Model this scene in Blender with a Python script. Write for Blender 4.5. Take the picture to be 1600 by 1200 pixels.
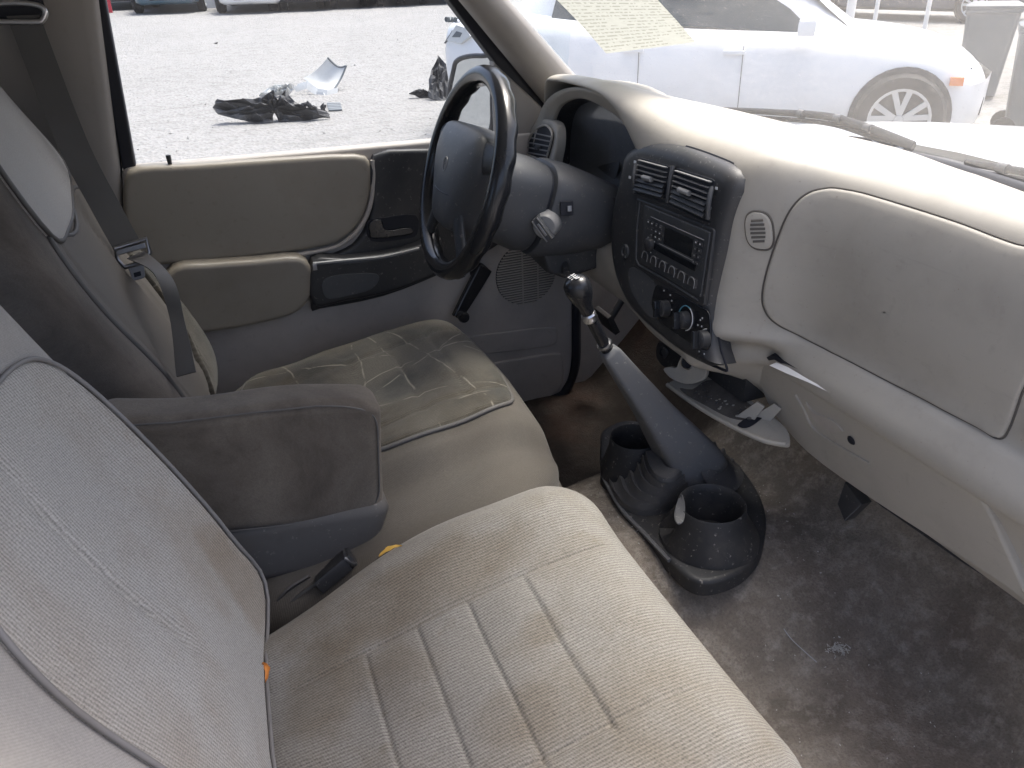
import bpy, bmesh, math, random
import numpy as np
from mathutils import Vector, Matrix
random.seed(7); rng = np.random.default_rng(7)
R = math.radians
for o in list(bpy.data.objects): bpy.data.objects.remove(o)
scene = bpy.context.scene; COL = scene.collection

# ------------------------------------------------------------------ camera
# truck frame: X forward, Y towards the driver door, Z up, metres; Z 0 is just above the cab floor
FPX, YAW, PITCH, ROLL = 1215.5, R(20.54), R(27.87), R(-1.92)
CAM = np.array([.07, -1.0, .945])
fw = np.array([math.sin(YAW)*math.cos(PITCH), math.cos(YAW)*math.cos(PITCH), -math.sin(PITCH)])
rt0 = np.array([math.cos(YAW), -math.sin(YAW), 0.]); up0 = np.cross(rt0, fw)
rt = math.cos(ROLL)*rt0+math.sin(ROLL)*up0; up = -math.sin(ROLL)*rt0+math.cos(ROLL)*up0
cd = bpy.data.cameras.new('camera'); cam = bpy.data.objects.new('camera', cd); COL.objects.link(cam)
cd.sensor_width = 36; cd.lens = FPX/1600*36; cd.clip_start = .02; cd.clip_end = 600
m = Matrix([[rt[i], up[i], -fw[i], CAM[i]] for i in range(3)]+[[0, 0, 0, 1]])
cam.matrix_world = m; scene.camera = cam
scene.render.resolution_x, scene.render.resolution_y = 1024, 768

# ------------------------------------------------------------------ light
SUN_EL, SUN_AZ = R(70), R(18)        # azimuth measured from +X towards +Y
w = bpy.data.worlds.new('World'); scene.world = w; w.use_nodes = True
nt = w.node_tree; sky = nt.nodes.new('ShaderNodeTexSky'); sky.sky_type = 'NISHITA'
sky.sun_disc = False; sky.sun_elevation = SUN_EL; sky.sun_rotation = R(90)-SUN_AZ
sky.dust_density = 6.0; sky.air_density = .62; sky.ozone_density = .4
nt.links.new(sky.outputs[0], nt.nodes['Background'].inputs[0]); nt.nodes['Background'].inputs[1].default_value = .15
sl = bpy.data.lights.new('sun', 'SUN'); so = bpy.data.objects.new('sun', sl); COL.objects.link(so)
sl.energy = 1.1; sl.angle = R(18); sl.color = (1, .96, .9)
sd = Vector((math.cos(SUN_EL)*math.cos(SUN_AZ), math.cos(SUN_EL)*math.sin(SUN_AZ), math.sin(SUN_EL)))
so.rotation_euler = sd.to_track_quat('Z', 'Y').to_euler()
vs = scene.view_settings; vs.view_transform = 'Standard'; vs.look = 'None'; vs.gamma = 1; vs.exposure = 1.60
vs.use_curve_mapping = False

# ------------------------------------------------------------------ maths helpers
def V(*a): return np.array(a, float)
def unit(v): v = np.asarray(v, float); return v/np.linalg.norm(v)
def ray(x, y): return fw+rt*(x-800)/FPX-up*(y-600)/FPX
def at(x, y, ax, v):
    """point where a measured sight line meets the plane X, Y or Z = v"""
    r = ray(x, y); i = 'XYZ'.index(ax); return CAM+(v-CAM[i])/r[i]*r
def onp(x, y, p, n):
    r = ray(x, y); p = np.asarray(p, float); n = np.asarray(n, float); return CAM+((p-CAM)@n)/(r@n)*r
def spl(P, n, closed=False):
    """Catmull-Rom through points, n samples per segment"""
    P = [np.asarray(p, float) for p in P]; k = len(P); out = []
    segs = k if closed else k-1
    for i in range(segs):
        g = lambda j: P[j % k] if closed else P[min(max(j, 0), k-1)]
        a, b, c, d = g(i-1), g(i), g(i+1), g(i+2)
        for t in np.arange(n)/n:
            out.append(.5*(2*b+(c-a)*t+(2*a-5*b+4*c-d)*t*t+(3*b-a-3*c+d)*t**3))
    if not closed: out.append(P[-1])
    return out
def rpoly(P, r, n=5):
    """2-D polygon with rounded corners; r scalar or list"""
    P = [np.asarray(p, float) for p in P]; k = len(P); out = []
    for i in range(k):
        a, b, c = P[i-1], P[i], P[(i+1) % k]
        ri = r[i] if isinstance(r, (list, tuple)) else r
        la, lc = np.linalg.norm(a-b), np.linalg.norm(c-b); d = min(ri, .49*la, .49*lc)
        if d < 1e-5: out.append(b); continue
        p0, p1 = b+(a-b)/la*d, b+(c-b)/lc*d
        for t in np.linspace(0, 1, n): out.append((1-t)**2*p0+2*t*(1-t)*b+t*t*p1)
    return out
def sstep(a, b, x): t = np.clip((x-a)/(b-a), 0, 1); return t*t*(3-2*t)

# ------------------------------------------------------------------ object helpers
def link(o, parent=None):
    COL.objects.link(o)
    if parent is not None:
        o.parent = parent
        wl = Vector(parent.get('_w', (0, 0, 0))); o.matrix_parent_inverse = Matrix.Translation(-wl)
    return o
def thing(name, label, cat, loc=(0, 0, 0), group=None):
    o = bpy.data.objects.new(name, None); o.empty_display_size = .05; o.location = [float(v) for v in loc]
    o['_w'] = tuple(float(v) for v in loc); COL.objects.link(o); return tag(o, label, cat, group)
def tag(o, label, cat, group=None):
    o['label'] = label; o['category'] = cat
    if group: o['group'] = group
    return o
def struct(o): o['kind'] = 'structure'; return o
def mesh(name, vs_, fs, mat, parent=None, sharp=35, rest=None, smooth=True):
    me = bpy.data.meshes.new(name); me.from_pydata([tuple(map(float, v)) for v in vs_], [], [tuple(map(int, f)) for f in fs])
    if rest is not None:
        a = me.attributes.new('rest', 'FLOAT_VECTOR', 'POINT'); a.data.foreach_set('vector', np.asarray(rest, np.float32).ravel())
    bm = bmesh.new(); bm.from_mesh(me)
    bmesh.ops.remove_doubles(bm, verts=bm.verts, dist=1e-6)
    bmesh.ops.recalc_face_normals(bm, faces=bm.faces)
    bm.to_mesh(me); bm.free()
    if smooth:
        me.polygons.foreach_set('use_smooth', [True]*len(me.polygons))
        if sharp: me.set_sharp_from_angle(angle=R(sharp))
    if mat: me.materials.append(MAT[mat] if isinstance(mat, str) else mat)
    o = bpy.data.objects.new(name, me); o['_w'] = (0., 0., 0.)
    if parent is not None: link(o, parent)
    else: COL.objects.link(o)
    return o
class MB:
    """collects shapes for one mesh"""
    def __init__(s): s.v = []; s.f = []
    def add(s, v, f):
        k = len(s.v); s.v += [np.asarray(p, float) for p in v]; s.f += [tuple(i+k for i in q) for q in f]; return s
    def build(s, name, mat, parent=None, **k): return mesh(name, s.v, s.f, mat, parent, **k)
def grid_vf(rows, cu=False, cv=False, capu=False):
    n, m_ = len(rows), len(rows[0]); v = [p for r in rows for p in r]; f = []
    for i in range(n if cu else n-1):
        for j in range(m_ if cv else m_-1):
            a, b = i, (i+1) % n; c, d = j, (j+1) % m_
            f.append((a*m_+c, a*m_+d, b*m_+d, b*m_+c))
    if capu: f.append(tuple(range(m_))); f.append(tuple(range((n-1)*m_, n*m_)))
    return v, f
def tube_vf(path, r, n=8, closed=False, flat=1.0, ref=None):
    P = [np.asarray(p, float) for p in path]; k = len(P); rows = []; prev = None
    rr = r if isinstance(r, (list, tuple, np.ndarray)) else [r]*k
    for i in range(k):
        t = unit((P[(i+1) % k] if closed or i < k-1 else P[i])-(P[i-1] if closed or i > 0 else P[i]))
        if prev is None:
            a = np.asarray(ref, float) if ref is not None else (V(0, 0, 1) if abs(t[2]) < .9 else V(1, 0, 0))
        else: a = prev
        b = unit(np.cross(t, a)); a = unit(np.cross(b, t)); prev = a
        rows.append([P[i]+rr[i]*(math.cos(q)*a+math.sin(q)*b*flat) for q in np.arange(n)*2*math.pi/n])
    return grid_vf(rows, cu=closed, cv=True, capu=not closed)
def tube(name, path, r, mat, parent=None, n=8, closed=False, **k):
    v, f = tube_vf(path, r, n, closed, **k); return mesh(name, v, f, mat, parent, sharp=50)
def frame(n, upv=(0, 0, 1)):
    n = unit(n); u = np.cross(upv, n)
    if np.linalg.norm(u) < 1e-4: u = np.cross((1, 0, 0), n)
    u = unit(u); return u, np.cross(n, u), n
def slab_vf(P, n, t, bev=.0, nb=3, dome=0.):
    """solid from a planar closed outline: front at P, rounded front edge, back at P - n t"""
    P = [np.asarray(p, float) for p in P]
    if bev > 0:                                  # keep outline points further apart than the edge radius
        Q = [P[0]]
        for p in P[1:]:
            if np.linalg.norm(p-Q[-1]) > .55*bev: Q.append(p)
        while len(Q) > 3 and np.linalg.norm(Q[-1]-Q[0]) < .55*bev: Q.pop()
        if len(Q) >= 4: P = Q
    P = np.array(P); n = unit(n); c = P.mean(0); u, v, n = frame(n, (0, 0, 1) if abs(n[2]) < .95 else (1, 0, 0))
    q = np.stack([(P-c)@u, (P-c)@v], 1); d = (P-c)@n
    A = .5*np.sum(q[:, 0]*np.roll(q[:, 1], -1)-np.roll(q[:, 0], -1)*q[:, 1])
    if A < 0: q = q[::-1]; d = d[::-1]
    e = np.roll(q, -1, 0)-q; L = np.linalg.norm(e, axis=1, keepdims=True); e = e/np.maximum(L, 1e-9)
    nn = np.stack([e[:, 1], -e[:, 0]], 1); vn = nn+np.roll(nn, 1, 0); ln = np.linalg.norm(vn, axis=1, keepdims=True); vn = vn/np.maximum(ln, .6)
    rings = [(0, -t)]
    if bev > 0:
        for a in np.linspace(0, math.pi/2, nb+1): rings.append((bev*(1-math.cos(a)), -bev+bev*math.sin(a)))
        rings.append((bev*1.3, 0.))
    else: rings.append((0, 0))
    rows = []
    for ins, h in rings:
        w_ = q-vn*ins
        for _ in range(6):                       # close up edges that turned inside out
            d1 = np.roll(w_, -1, 0)-w_; bad = np.where((d1*e).sum(1) < 0)[0]
            if len(bad) == 0: break
            for i in bad:
                j = (i+1) % len(w_); w_[i] = w_[j] = (w_[i]+w_[j])/2
        rows.append([c+a*u+b*v+(h+dd)*n for (a, b), dd in zip(w_, d)])
    if dome:
        ctr = (q-vn*rings[-1][0]).mean(0)
        for s_ in (.75, .5, .25):
            w_ = ctr+(q-vn*rings[-1][0]-ctr)*s_
            rows.append([c+a*u+b*v+(dd*s_+dome*(1-s_*s_))*n for (a, b), dd in zip(w_, d)])
    return grid_vf(rows, cv=True, capu=True)
def slab(name, P, n, t, mat, parent=None, bev=.002, nb=3, dome=0., sharp=40):
    v, f = slab_vf(P, n, t, bev, nb, dome); return mesh(name, v, f, mat, parent, sharp=sharp)
def box_vf(c, size, ax=None, bev=0.):
    """rounded box; ax = 3 axis vectors"""
    c = np.asarray(c, float); ax = np.eye(3) if ax is None else np.array([unit(a) for a in ax]); s = np.asarray(size, float)/2
    P = [c+ax[2]*s[2]+ax[0]*a*s[0]+ax[1]*b*s[1] for a, b in ((-1, -1), (1, -1), (1, 1), (-1, 1))]
    return slab_vf(P, ax[2], 2*s[2], bev, 2)
def box(name, c, size, mat, parent=None, ax=None, bev=.002):
    v, f = box_vf(c, size, ax, bev); return mesh(name, v, f, mat, parent)
def lathe_vf(prof, c, axis, n=24, ref=None, sx=1., a0=0., a1=None, cap=True):
    """prof: (radius, height along axis)"""
    w_ = unit(axis); u, v, _ = frame(w_, ref if ref is not None else ((0, 0, 1) if abs(w_[2]) < .9 else (1, 0, 0))); c = np.asarray(c, float)
    full = a1 is None; an = np.arange(n)*2*math.pi/n if full else np.linspace(a0, a1, n)
    rows = [[c+r*(math.cos(a)*u*sx+math.sin(a)*v)+h*w_ for a in an] for r, h in prof]
    return grid_vf(rows, cv=full, capu=cap and full and prof[0][0] > 1e-6 and prof[-1][0] > 1e-6)
def lathe(name, prof, c, axis, mat, parent=None, n=24, **k):
    v, f = lathe_vf(prof, c, axis, n, **k); return mesh(name, v, f, mat, parent, sharp=40)
def rbox_vf(half, rad, n, deform):
    """rounded block: subdivided cube surface with elliptic edge radii, then a deform; returns rest coordinates as well"""
    half = np.asarray(half, float); rad = np.asarray(rad, float); vs_ = []; fs = []; rest = []
    for ax in range(3):
        i, j = (ax+1) % 3, (ax+2) % 3
        for s in (-1, 1):
            def coords(k):
                core = half[k]-rad[k]; m_ = n[k]; e = np.sin(np.linspace(0, math.pi/2, 6))  # denser in the roll
                side = core+rad[k]*np.tan(np.linspace(0, math.pi/4, 6))
                return np.concatenate([-side[::-1], np.linspace(-core, core, m_)[1:-1], side])
            A, B = coords(i), coords(j); k0 = len(vs_)
            for a in A:
                for b in B:
                    p = np.zeros(3); p[ax] = s*half[ax]; p[i] = a; p[j] = b
                    q = np.clip(p, -(half-rad), half-rad); d = (p-q)/np.maximum(rad, 1e-9); l = np.linalg.norm(d)
                    pos = q+rad*d/l if l > 0 else p
                    vs_.append(pos); rest.append(p)
            m_ = len(B)
            for a in range(len(A)-1):
                for b in range(m_-1):
                    fs.append((k0+a*m_+b, k0+a*m_+b+1, k0+(a+1)*m_+b+1, k0+(a+1)*m_+b))
    vs_ = [deform(p) for p in vs_]
    return vs_, fs, rest
def rbox(name, half, rad, n, deform, mat, parent=None):
    v, f, r = rbox_vf(half, rad, n, deform); return mesh(name, v, f, mat, parent, sharp=0, rest=r)
def text(name, s, loc, right, upv, size, mat, parent, ext=.0006, font_bold=False, sx=1.0):
    cu = bpy.data.curves.new(name, 'FONT'); cu.body = s; cu.size = size; cu.extrude = ext; cu.align_x = 'CENTER'; cu.align_y = 'CENTER'
    tmp = bpy.data.objects.new('tmp', cu); COL.objects.link(tmp)
    me = bpy.data.meshes.new_from_object(tmp.evaluated_get(bpy.context.evaluated_depsgraph_get()))
    bpy.data.objects.remove(tmp); bpy.data.curves.remove(cu)
    r_ = unit(right); u_ = unit(np.asarray(upv, float)-r_*(np.asarray(upv, float)@r_)); n_ = np.cross(r_, u_)
    for v in me.vertices: v.co = Vector(np.asarray(loc, float)+r_*v.co.x*sx+u_*v.co.y+n_*v.co.z)
    me.materials.append(MAT[mat]); o = bpy.data.objects.new(name, me); o['_w'] = (0., 0., 0.); link(o, parent); return o
# ------------------------------------------------------------------ materials
MAT = {}
class N:
    def __init__(s, name):
        s.m = bpy.data.materials.new(name); s.m.use_nodes = True; s.t = s.m.node_tree; s.b = s.t.nodes['Principled BSDF']; MAT[name] = s.m
        s.out = s.t.nodes['Material Output']
    def n(s, ty, **k):
        x = s.t.nodes.new(ty)
        for a, b in k.items():
            if a.startswith('i_'):
                key = a[2:]; key = int(key) if key.isdigit() else key.replace('_', ' ')
                if isinstance(b, bpy.types.NodeSocket): s.t.links.new(b, x.inputs[key])
                else: x.inputs[key].default_value = b
            else: setattr(x, a, b)
        return x
    def coord(s, kind='Object'):
        if kind == 'rest': return s.n('ShaderNodeAttribute', attribute_name='rest').outputs['Vector']
        return s.n('ShaderNodeTexCoord').outputs[kind]
    def map(s, c, scale=(1, 1, 1), loc=(0, 0, 0), rot=(0, 0, 0)):
        return s.n('ShaderNodeMapping', i_Vector=c, i_Scale=scale, i_Location=loc, i_Rotation=rot).outputs[0]
    def noise(s, c, scale, detail=4, rough=.55, dist=0.):
        return s.n('ShaderNodeTexNoise', i_Vector=c, i_Scale=scale, i_Detail=detail, i_Roughness=rough, i_Distortion=dist).outputs['Fac']
    def ramp(s, f, stops):
        r = s.n('ShaderNodeValToRGB', i_Fac=f); e = r.color_ramp.elements
        while len(e) < len(stops): e.new(.5)
        for el, (p, c) in zip(e, stops):
            el.position = p; el.color = (c, c, c, 1) if not isinstance(c, tuple) else (*c[:3], 1)
        return r.outputs[0]
    def math(s, op, a, b=0., c=None):
        x = s.n('ShaderNodeMath', operation=op)
        for i, q in enumerate((a, b, c)):
            if q is None: continue
            if isinstance(q, bpy.types.NodeSocket): s.t.links.new(q, x.inputs[i])
            else: x.inputs[i].default_value = q
        return x.outputs[0]
    def mix(s, f, a, b, mode='MIX'):
        x = s.n('ShaderNodeMix', data_type='RGBA', blend_type=mode)
        for key, q in ((0, f), (6, a), (7, b)):
            if isinstance(q, bpy.types.NodeSocket): s.t.links.new(q, x.inputs[key])
            elif key == 0: x.inputs[key].default_value = q
            else: x.inputs[key].default_value = (*q[:3], 1)
        return x.outputs[2]
    def bump(s, h, strength=.3, dist=.002, nrm=None):
        k = dict(i_Height=h, i_Strength=strength, i_Distance=dist)
        if nrm is not None: k['i_Normal'] = nrm
        x = s.n('ShaderNodeBump', **k).outputs[0]; s.t.links.new(x, s.b.inputs['Normal']); return x
    def set(s, **k):
        for a, b in k.items():
            i = s.b.inputs[a.replace('_', ' ')]
            if isinstance(b, bpy.types.NodeSocket): s.t.links.new(b, i)
            elif isinstance(b, tuple) and len(b) == 3: i.default_value = (*b, 1)
            else: i.default_value = b
        return s
    def sep(s, c): return s.n('ShaderNodeSeparateXYZ', i_0=c).outputs

def plastic(name, col, rough=.45, grime=(.16, .13, .10), amt=.5, grain=900, gs=.12, spec=.5, scale=7., dust=None, scuff=0.):
    k = N(name); c = k.coord('Object')
    f = k.ramp(k.noise(c, scale, 6, .62), [(.46, 0.), (.78, amt)])
    base = k.mix(f, col, grime)
    f2 = k.ramp(k.noise(c, 55, 3, .6), [(.60, 0.), (.75, amt*.5)])
    base = k.mix(f2, base, grime)
    if scuff:                                    # rub marks, specks and handling smears
        f4 = k.ramp(k.noise(k.map(c, scale=(2.5, 1., 9.)), 11, 5, .7, .6), [(.60, 0.), (.70, scuff*.55)]); base = k.mix(f4, base, tuple(v*.72 for v in col))
        f5 = k.ramp(k.noise(k.map(c, loc=(4, 4, 4)), 210, 2, .5), [(.72, 0.), (.76, scuff)]); base = k.mix(f5, base, grime)
        f6 = k.ramp(k.noise(k.map(c, loc=(8, 1, 4), scale=(1, 3, 1)), 60, 4, .7), [(.66, 0.), (.72, scuff*.5)]); base = k.mix(f6, base, tuple(min(1, v*1.25) for v in col))
    if dust:
        f3 = k.ramp(k.noise(k.map(c, loc=(3, 1, 2)), 120, 3, .7), [(.62, 0.), (.74, dust)])
        base = k.mix(f3, base, (.45, .42, .38))
    k.set(Base_Color=base, Roughness=k.math('MULTIPLY_ADD', k.noise(c, 14, 4), .35, rough-.17))
    k.b.inputs['Specular IOR Level'].default_value = spec
    if gs: k.bump(k.noise(c, grain, 2, .5), gs, .0006)
    return k
plastic('taupe', (.40, .374, .328), .50, (.24, .215, .18), .45, scuff=.5)
plastic('taupe_door', (.44, .405, .37), .55, (.24, .21, .185), .55, scale=5)
plastic('taupe_pad', (.265, .238, .196), .40, (.14, .115, .085), .55, scale=4)
plastic('taupe_pillar', (.28, .26, .24), .55, (.2, .17, .14), .35, scale=5)
plastic('black', (.034, .035, .038), .42, (.09, .085, .08), .45, dust=.35)
plastic('black_gloss', (.012, .013, .016), .22, (.06, .06, .06), .3, gs=.03)
plastic('black_soft', (.040, .043, .048), .5, (.10, .095, .085), .5, dust=.4, scale=10)
plastic('charcoal', (.072, .076, .083), .5, (.13, .12, .11), .4, dust=.3)
plastic('grey_plastic', (.26, .26, .26), .45, (.15, .14, .13), .35)
plastic('seam', (.10, .092, .082), .8, amt=.2, gs=0)
plastic('rubber', (.022, .023, .026), .6, (.10, .09, .08), .5, dust=.5, scale=14)
plastic('rubber_dusty', (.115, .118, .124), .62, (.13, .12, .105), .5, dust=.5, scale=14)
plastic('bellows', (.075, .075, .078), .6, (.12, .11, .095), .6, dust=.5, scale=16)
plastic('webbing', (.09, .087, .083), .75, (.09, .08, .075), .5, gs=0)
plastic('piping', (.19, .183, .178), .6, (.14, .12, .10), .4, gs=.05)
plastic('piping_dark', (.10, .095, .09), .65, (.06, .05, .045), .4, gs=.05)
plastic('pale', (.62, .62, .62), .5, (.4, .38, .35), .3, gs=0)
plastic('white_print', (.7, .7, .7), .5, amt=0., gs=0)
plastic('blue_print', (.12, .35, .45), .5, amt=0., gs=0)
plastic('paper', (.80, .80, .79), .7, (.6, .55, .45), .2, gs=0)
plastic('leaf_yellow', (.55, .34, .06), .6, (.25, .13, .03), .8, gs=0, scale=60)
plastic('leaf_orange', (.45, .17, .03), .6, (.2, .08, .02), .8, gs=0, scale=60)
plastic('fluff', (.62, .60, .56), .9, amt=.2, gs=0)
plastic('wire', (.45, .45, .46), .35, amt=.1, gs=0)
plastic('tray_dirt', (.11, .10, .09), .7, (.035, .03, .028), .9, scale=22, dust=.5, gs=.5, grain=260)
plastic('display', (.008, .010, .013), .12, amt=.05, gs=0)
plastic('lens', (.20, .205, .215), .2, (.13, .13, .125), .5, gs=0, scale=16, dust=.3)
plastic('red_paint', (.5, .03, .05), .4, amt=.2, gs=0)
plastic('amber', (.8, .22, .05), .25, amt=.05, gs=0)
plastic('bin_grey', (.13, .145, .155), .55, (.2, .2, .19), .4, gs=0)
plastic('seal', (.010, .012, .020), .6, (.03, .03, .035), .4, gs=0)
plastic('headliner', (.38, .36, .33), .9, amt=.2, gs=.1)
plastic('cowl', (.10, .10, .10), .7, (.22, .21, .2), .6, gs=.2)
plastic('shredded', (.035, .037, .042), .6, (.16, .155, .15), .7, scale=6, gs=.2, dust=.5)
plastic('panel_white', (.62, .63, .62), .45, (.40, .39, .36), .6, scale=3, gs=0)
plastic('post_white', (.75, .75, .74), .5, (.5, .48, .45), .4, gs=0)
k = N('chrome'); k.set(Base_Color=(.62, .62, .63), Metallic=1., Roughness=.28)
k = N('steel'); k.set(Base_Color=(.30, .30, .31), Metallic=1., Roughness=.38)
k = N('mirror_glass'); k.set(Base_Color=(.50, .53, .55), Metallic=1., Roughness=.03)

def paint(name, col):
    k = N(name); c = k.coord('Object'); f = k.ramp(k.noise(c, 2.2, 5), [(.5, 0.), (.8, .25)])
    k.set(Base_Color=k.mix(f, col, (.35, .33, .3)), Roughness=.28, Coat_Weight=.5)
    k.b.inputs['Coat Roughness'].default_value = .08
paint('paint_white', (.80, .80, .80)); paint('paint_teal', (.035, .10, .15)); paint('paint_dark', (.022, .026, .034)); paint('paint_grey', (.16, .165, .17)); paint('paint_navy', (.03, .04, .075)); paint('paint_silver', (.42, .43, .44))
k = N('car_glass'); k.set(Base_Color=(.035, .055, .07), Roughness=.06); k.b.inputs['Specular IOR Level'].default_value = .25
k = N('tyre'); k.set(Base_Color=(.025, .025, .027), Roughness=.8)
k = N('alloy'); k.set(Base_Color=(.55, .56, .58), Metallic=.8, Roughness=.35)

def pane(name, tint, dust, refl=1.):
    k = N(name); t = k.t; t.nodes.remove(k.b); c = k.coord('Object')
    tr = k.n('ShaderNodeBsdfTransparent'); tr.inputs[0].default_value = (*tint, 1)
    gl = k.n('ShaderNodeBsdfGlossy'); gl.inputs['Roughness'].default_value = .02
    fr = k.math('MULTIPLY_ADD', k.math('POWER', k.n('ShaderNodeLayerWeight', i_Blend=.5).outputs['Facing'], 4.), .8, .04)
    m1 = k.n('ShaderNodeMixShader', i_0=k.math('MULTIPLY', fr, refl)); t.links.new(tr.outputs[0], m1.inputs[1]); t.links.new(gl.outputs[0], m1.inputs[2])
    df = k.n('ShaderNodeBsdfTranslucent'); df.inputs[0].default_value = (.8, .8, .78, 1)
    n1 = k.noise(c, 5, 6, .65); n2 = k.noise(k.map(c, scale=(1, 1, 6)), 26, 5, .7); sp = k.ramp(k.noise(c, 160, 2, .5), [(.66, 0.), (.72, 1.)])
    d = k.math('MULTIPLY_ADD', k.math('MULTIPLY', n1, n2), dust*2.4, dust*.3)
    d = k.math('ADD', d, k.math('MULTIPLY', sp, dust*1.6))
    m2 = k.n('ShaderNodeMixShader', i_0=d); t.links.new(m1.outputs[0], m2.inputs[1]); t.links.new(df.outputs[0], m2.inputs[2])
    t.links.new(m2.outputs[0], k.out.inputs[0])
pane('windshield_glass', (.93, .97, .97), .055, .7); pane('window_glass', (.86, .92, .95), .02, .8)

def fabric(name, lo, hi, pitch, stain, stain_amt, rib=1., axis=1, wv=.0028, spots=(), crease=0.):
    """ribbed woven upholstery; ribs follow the cushion's own rest coordinates"""
    k = N(name); c = k.coord('rest'); s = k.sep(c)
    wob = k.math('MULTIPLY', k.math('SUBTRACT', k.noise(c, 9, 3), .5), .006)
    y = k.math('ADD', s[axis], wob); a = k.math('SINE', k.math('MULTIPLY', y, 2*math.pi/pitch))
    a = k.math('MULTIPLY_ADD', a, .5, .5)
    x = k.math('SINE', k.math('MULTIPLY', k.math('ADD', s[1-axis], k.math('MULTIPLY', y, .35)), 2*math.pi/wv)); x = k.math('MULTIPLY_ADD', x, .5, .5)
    thr = k.noise(k.map(c, scale=((60, 700, 60) if axis == 1 else (700, 60, 60))), 1., 3, .6)
    fz = k.noise(c, 900, 2, .6)
    f = k.math('MULTIPLY_ADD', k.math('MULTIPLY', a, k.math('MULTIPLY_ADD', thr, 1.3, .25)), .42*rib, k.math('MULTIPLY_ADD', x, .16, k.math('MULTIPLY', k.math('ADD', thr, k.math('MULTIPLY_ADD', fz, 2., -.5)), .32)))
    tw = k.math('MULTIPLY', k.math('SUBTRACT', k.noise(k.map(c, scale=(1., 1.6, 1.)), 330, 3, .75), .5), 1.5)      # coarse tweed flecks
    f = k.math('ADD', f, tw); f = k.math('MAXIMUM', f, 0.)
    col = k.mix(k.math('MINIMUM', f, 1.), lo, hi)
    st = k.ramp(k.noise(k.map(c, loc=(1.7, .4, 0)), 5.5, 7, .62, .4), [(.47, 0.), (.72, stain_amt)])
    col = k.mix(st, col, stain, 'MULTIPLY')
    st2 = k.ramp(k.noise(k.map(c, loc=(5.1, 2.2, 0)), 22, 5, .6), [(.62, 0.), (.72, stain_amt*.6)])
    col = k.mix(st2, col, stain, 'MULTIPLY')
    wn = k.math('MULTIPLY', k.math('SUBTRACT', k.noise(k.map(c, loc=(9, 3, 0)), 14, 6, .65), .5), 1.7)
    for cx, cy, rx, ry, am in spots:             # spilled-drink stains, ragged outline
        dx = k.math('DIVIDE', k.math('SUBTRACT', s[0], cx), rx); dy_ = k.math('DIVIDE', k.math('SUBTRACT', s[1], cy), ry)
        r2 = k.math('ADD', k.math('ADD', k.math('MULTIPLY', dx, dx), k.math('MULTIPLY', dy_, dy_)), wn)
        col = k.mix(k.math('MULTIPLY', k.ramp(r2, [(.35, 1.), (1., 0.)]), am), col, stain, 'MULTIPLY')
    if crease:
        dk = k.ramp(k.noise(k.map(c, loc=(2, 6, 0)), 7, 4, .6), [(.50, 0.), (.66, .75)]); col = k.mix(dk, col, (.045, .046, .042))
        w1 = k.math('MULTIPLY', k.math('SUBTRACT', k.noise(k.map(c, loc=(3, 8, 0)), 5, 3, .5), .5), .05)
        for i, (ax_, v_, tilt) in enumerate(((0, -.10, .1), (0, -.01, -.12), (0, .075, .06), (0, .15, .2), (1, -.03, .25), (1, .07, -.15), (1, .16, .35), (1, -.10, .1), (1, .02, -.5))):
            q = k.math('ADD', k.math('MULTIPLY_ADD', s[1-ax_], tilt, s[ax_]), w1); d_ = k.math('ABSOLUTE', k.math('SUBTRACT', q, v_))
            gate = k.ramp(k.noise(k.map(c, loc=(i*1.7, i*.9, 0)), 13, 3, .6), [(.46, 0.), (.56, 1.)]); cr = k.ramp(k.math('MULTIPLY', d_, 100.), [(.05, 1.), (.22, 0.)])
            col = k.mix(k.math('MULTIPLY', k.math('MULTIPLY', cr, gate), crease), col, (.30, .275, .225))
    k.set(Base_Color=col, Roughness=.92, Sheen_Weight=.15); k.b.inputs['Specular IOR Level'].default_value = .15
    k.bump(k.math('ADD', f, k.math('MULTIPLY', fz, .3)), .5, .0011)
    return k
fabric('fabric_pass', (.085, .080, .071), (.315, .298, .266), .0044, (.70, .62, .51), .8, spots=((.02, .17, .16, .06, .55), (-.13, .09, .05, .10, .55), (-.05, .06, .05, .05, .35), (.12, .03, .03, .03, .45), (.05, -.06, .05, .04, .35)))
fabric('fabric_pass_back', (.145, .138, .127), (.52, .50, .462), .0044, (.70, .60, .48), .55, spots=((-.25, .20, .12, .05, .6), (.05, .19, .06, .05, .15)))
fabric('fabric_driver', (.052, .048, .040), (.14, .128, .104), .0044, (.42, .36, .28), .85, crease=.7)
def plain_fabric(name, col, dark, amt, weave=.003):
    k = N(name); c = k.coord('rest'); s = k.sep(c)
    a = k.math('SINE', k.math('MULTIPLY', s[0], 2*math.pi/weave)); b = k.math('SINE', k.math('MULTIPLY', s[1], 2*math.pi/weave))
    wv = k.math('MULTIPLY_ADD', k.math('MULTIPLY', a, b), .5, .5); fz = k.noise(c, 700, 3, .65)
    f = k.math('MULTIPLY_ADD', wv, .35, k.math('MULTIPLY', fz, .65)); f = k.math('ADD', f, k.math('MULTIPLY', k.math('SUBTRACT', k.noise(c, 300, 3, .75), .5), .9))
    colr = k.mix(f, tuple(v*.72 for v in col), tuple(min(1, v*1.3) for v in col))
    st = k.ramp(k.noise(k.map(c, loc=(.3, 4, 1)), 6, 7, .65, .5), [(.42, 0.), (.72, amt)])
    colr = k.mix(st, colr, dark)
    st2 = k.ramp(k.noise(c, 45, 4, .7), [(.60, 0.), (.75, amt*.55)]); colr = k.mix(st2, colr, dark)
    k.set(Base_Color=colr, Roughness=.92, Sheen_Weight=.1); k.b.inputs['Specular IOR Level'].default_value = .15
    k.bump(f, .4, .001)
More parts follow.
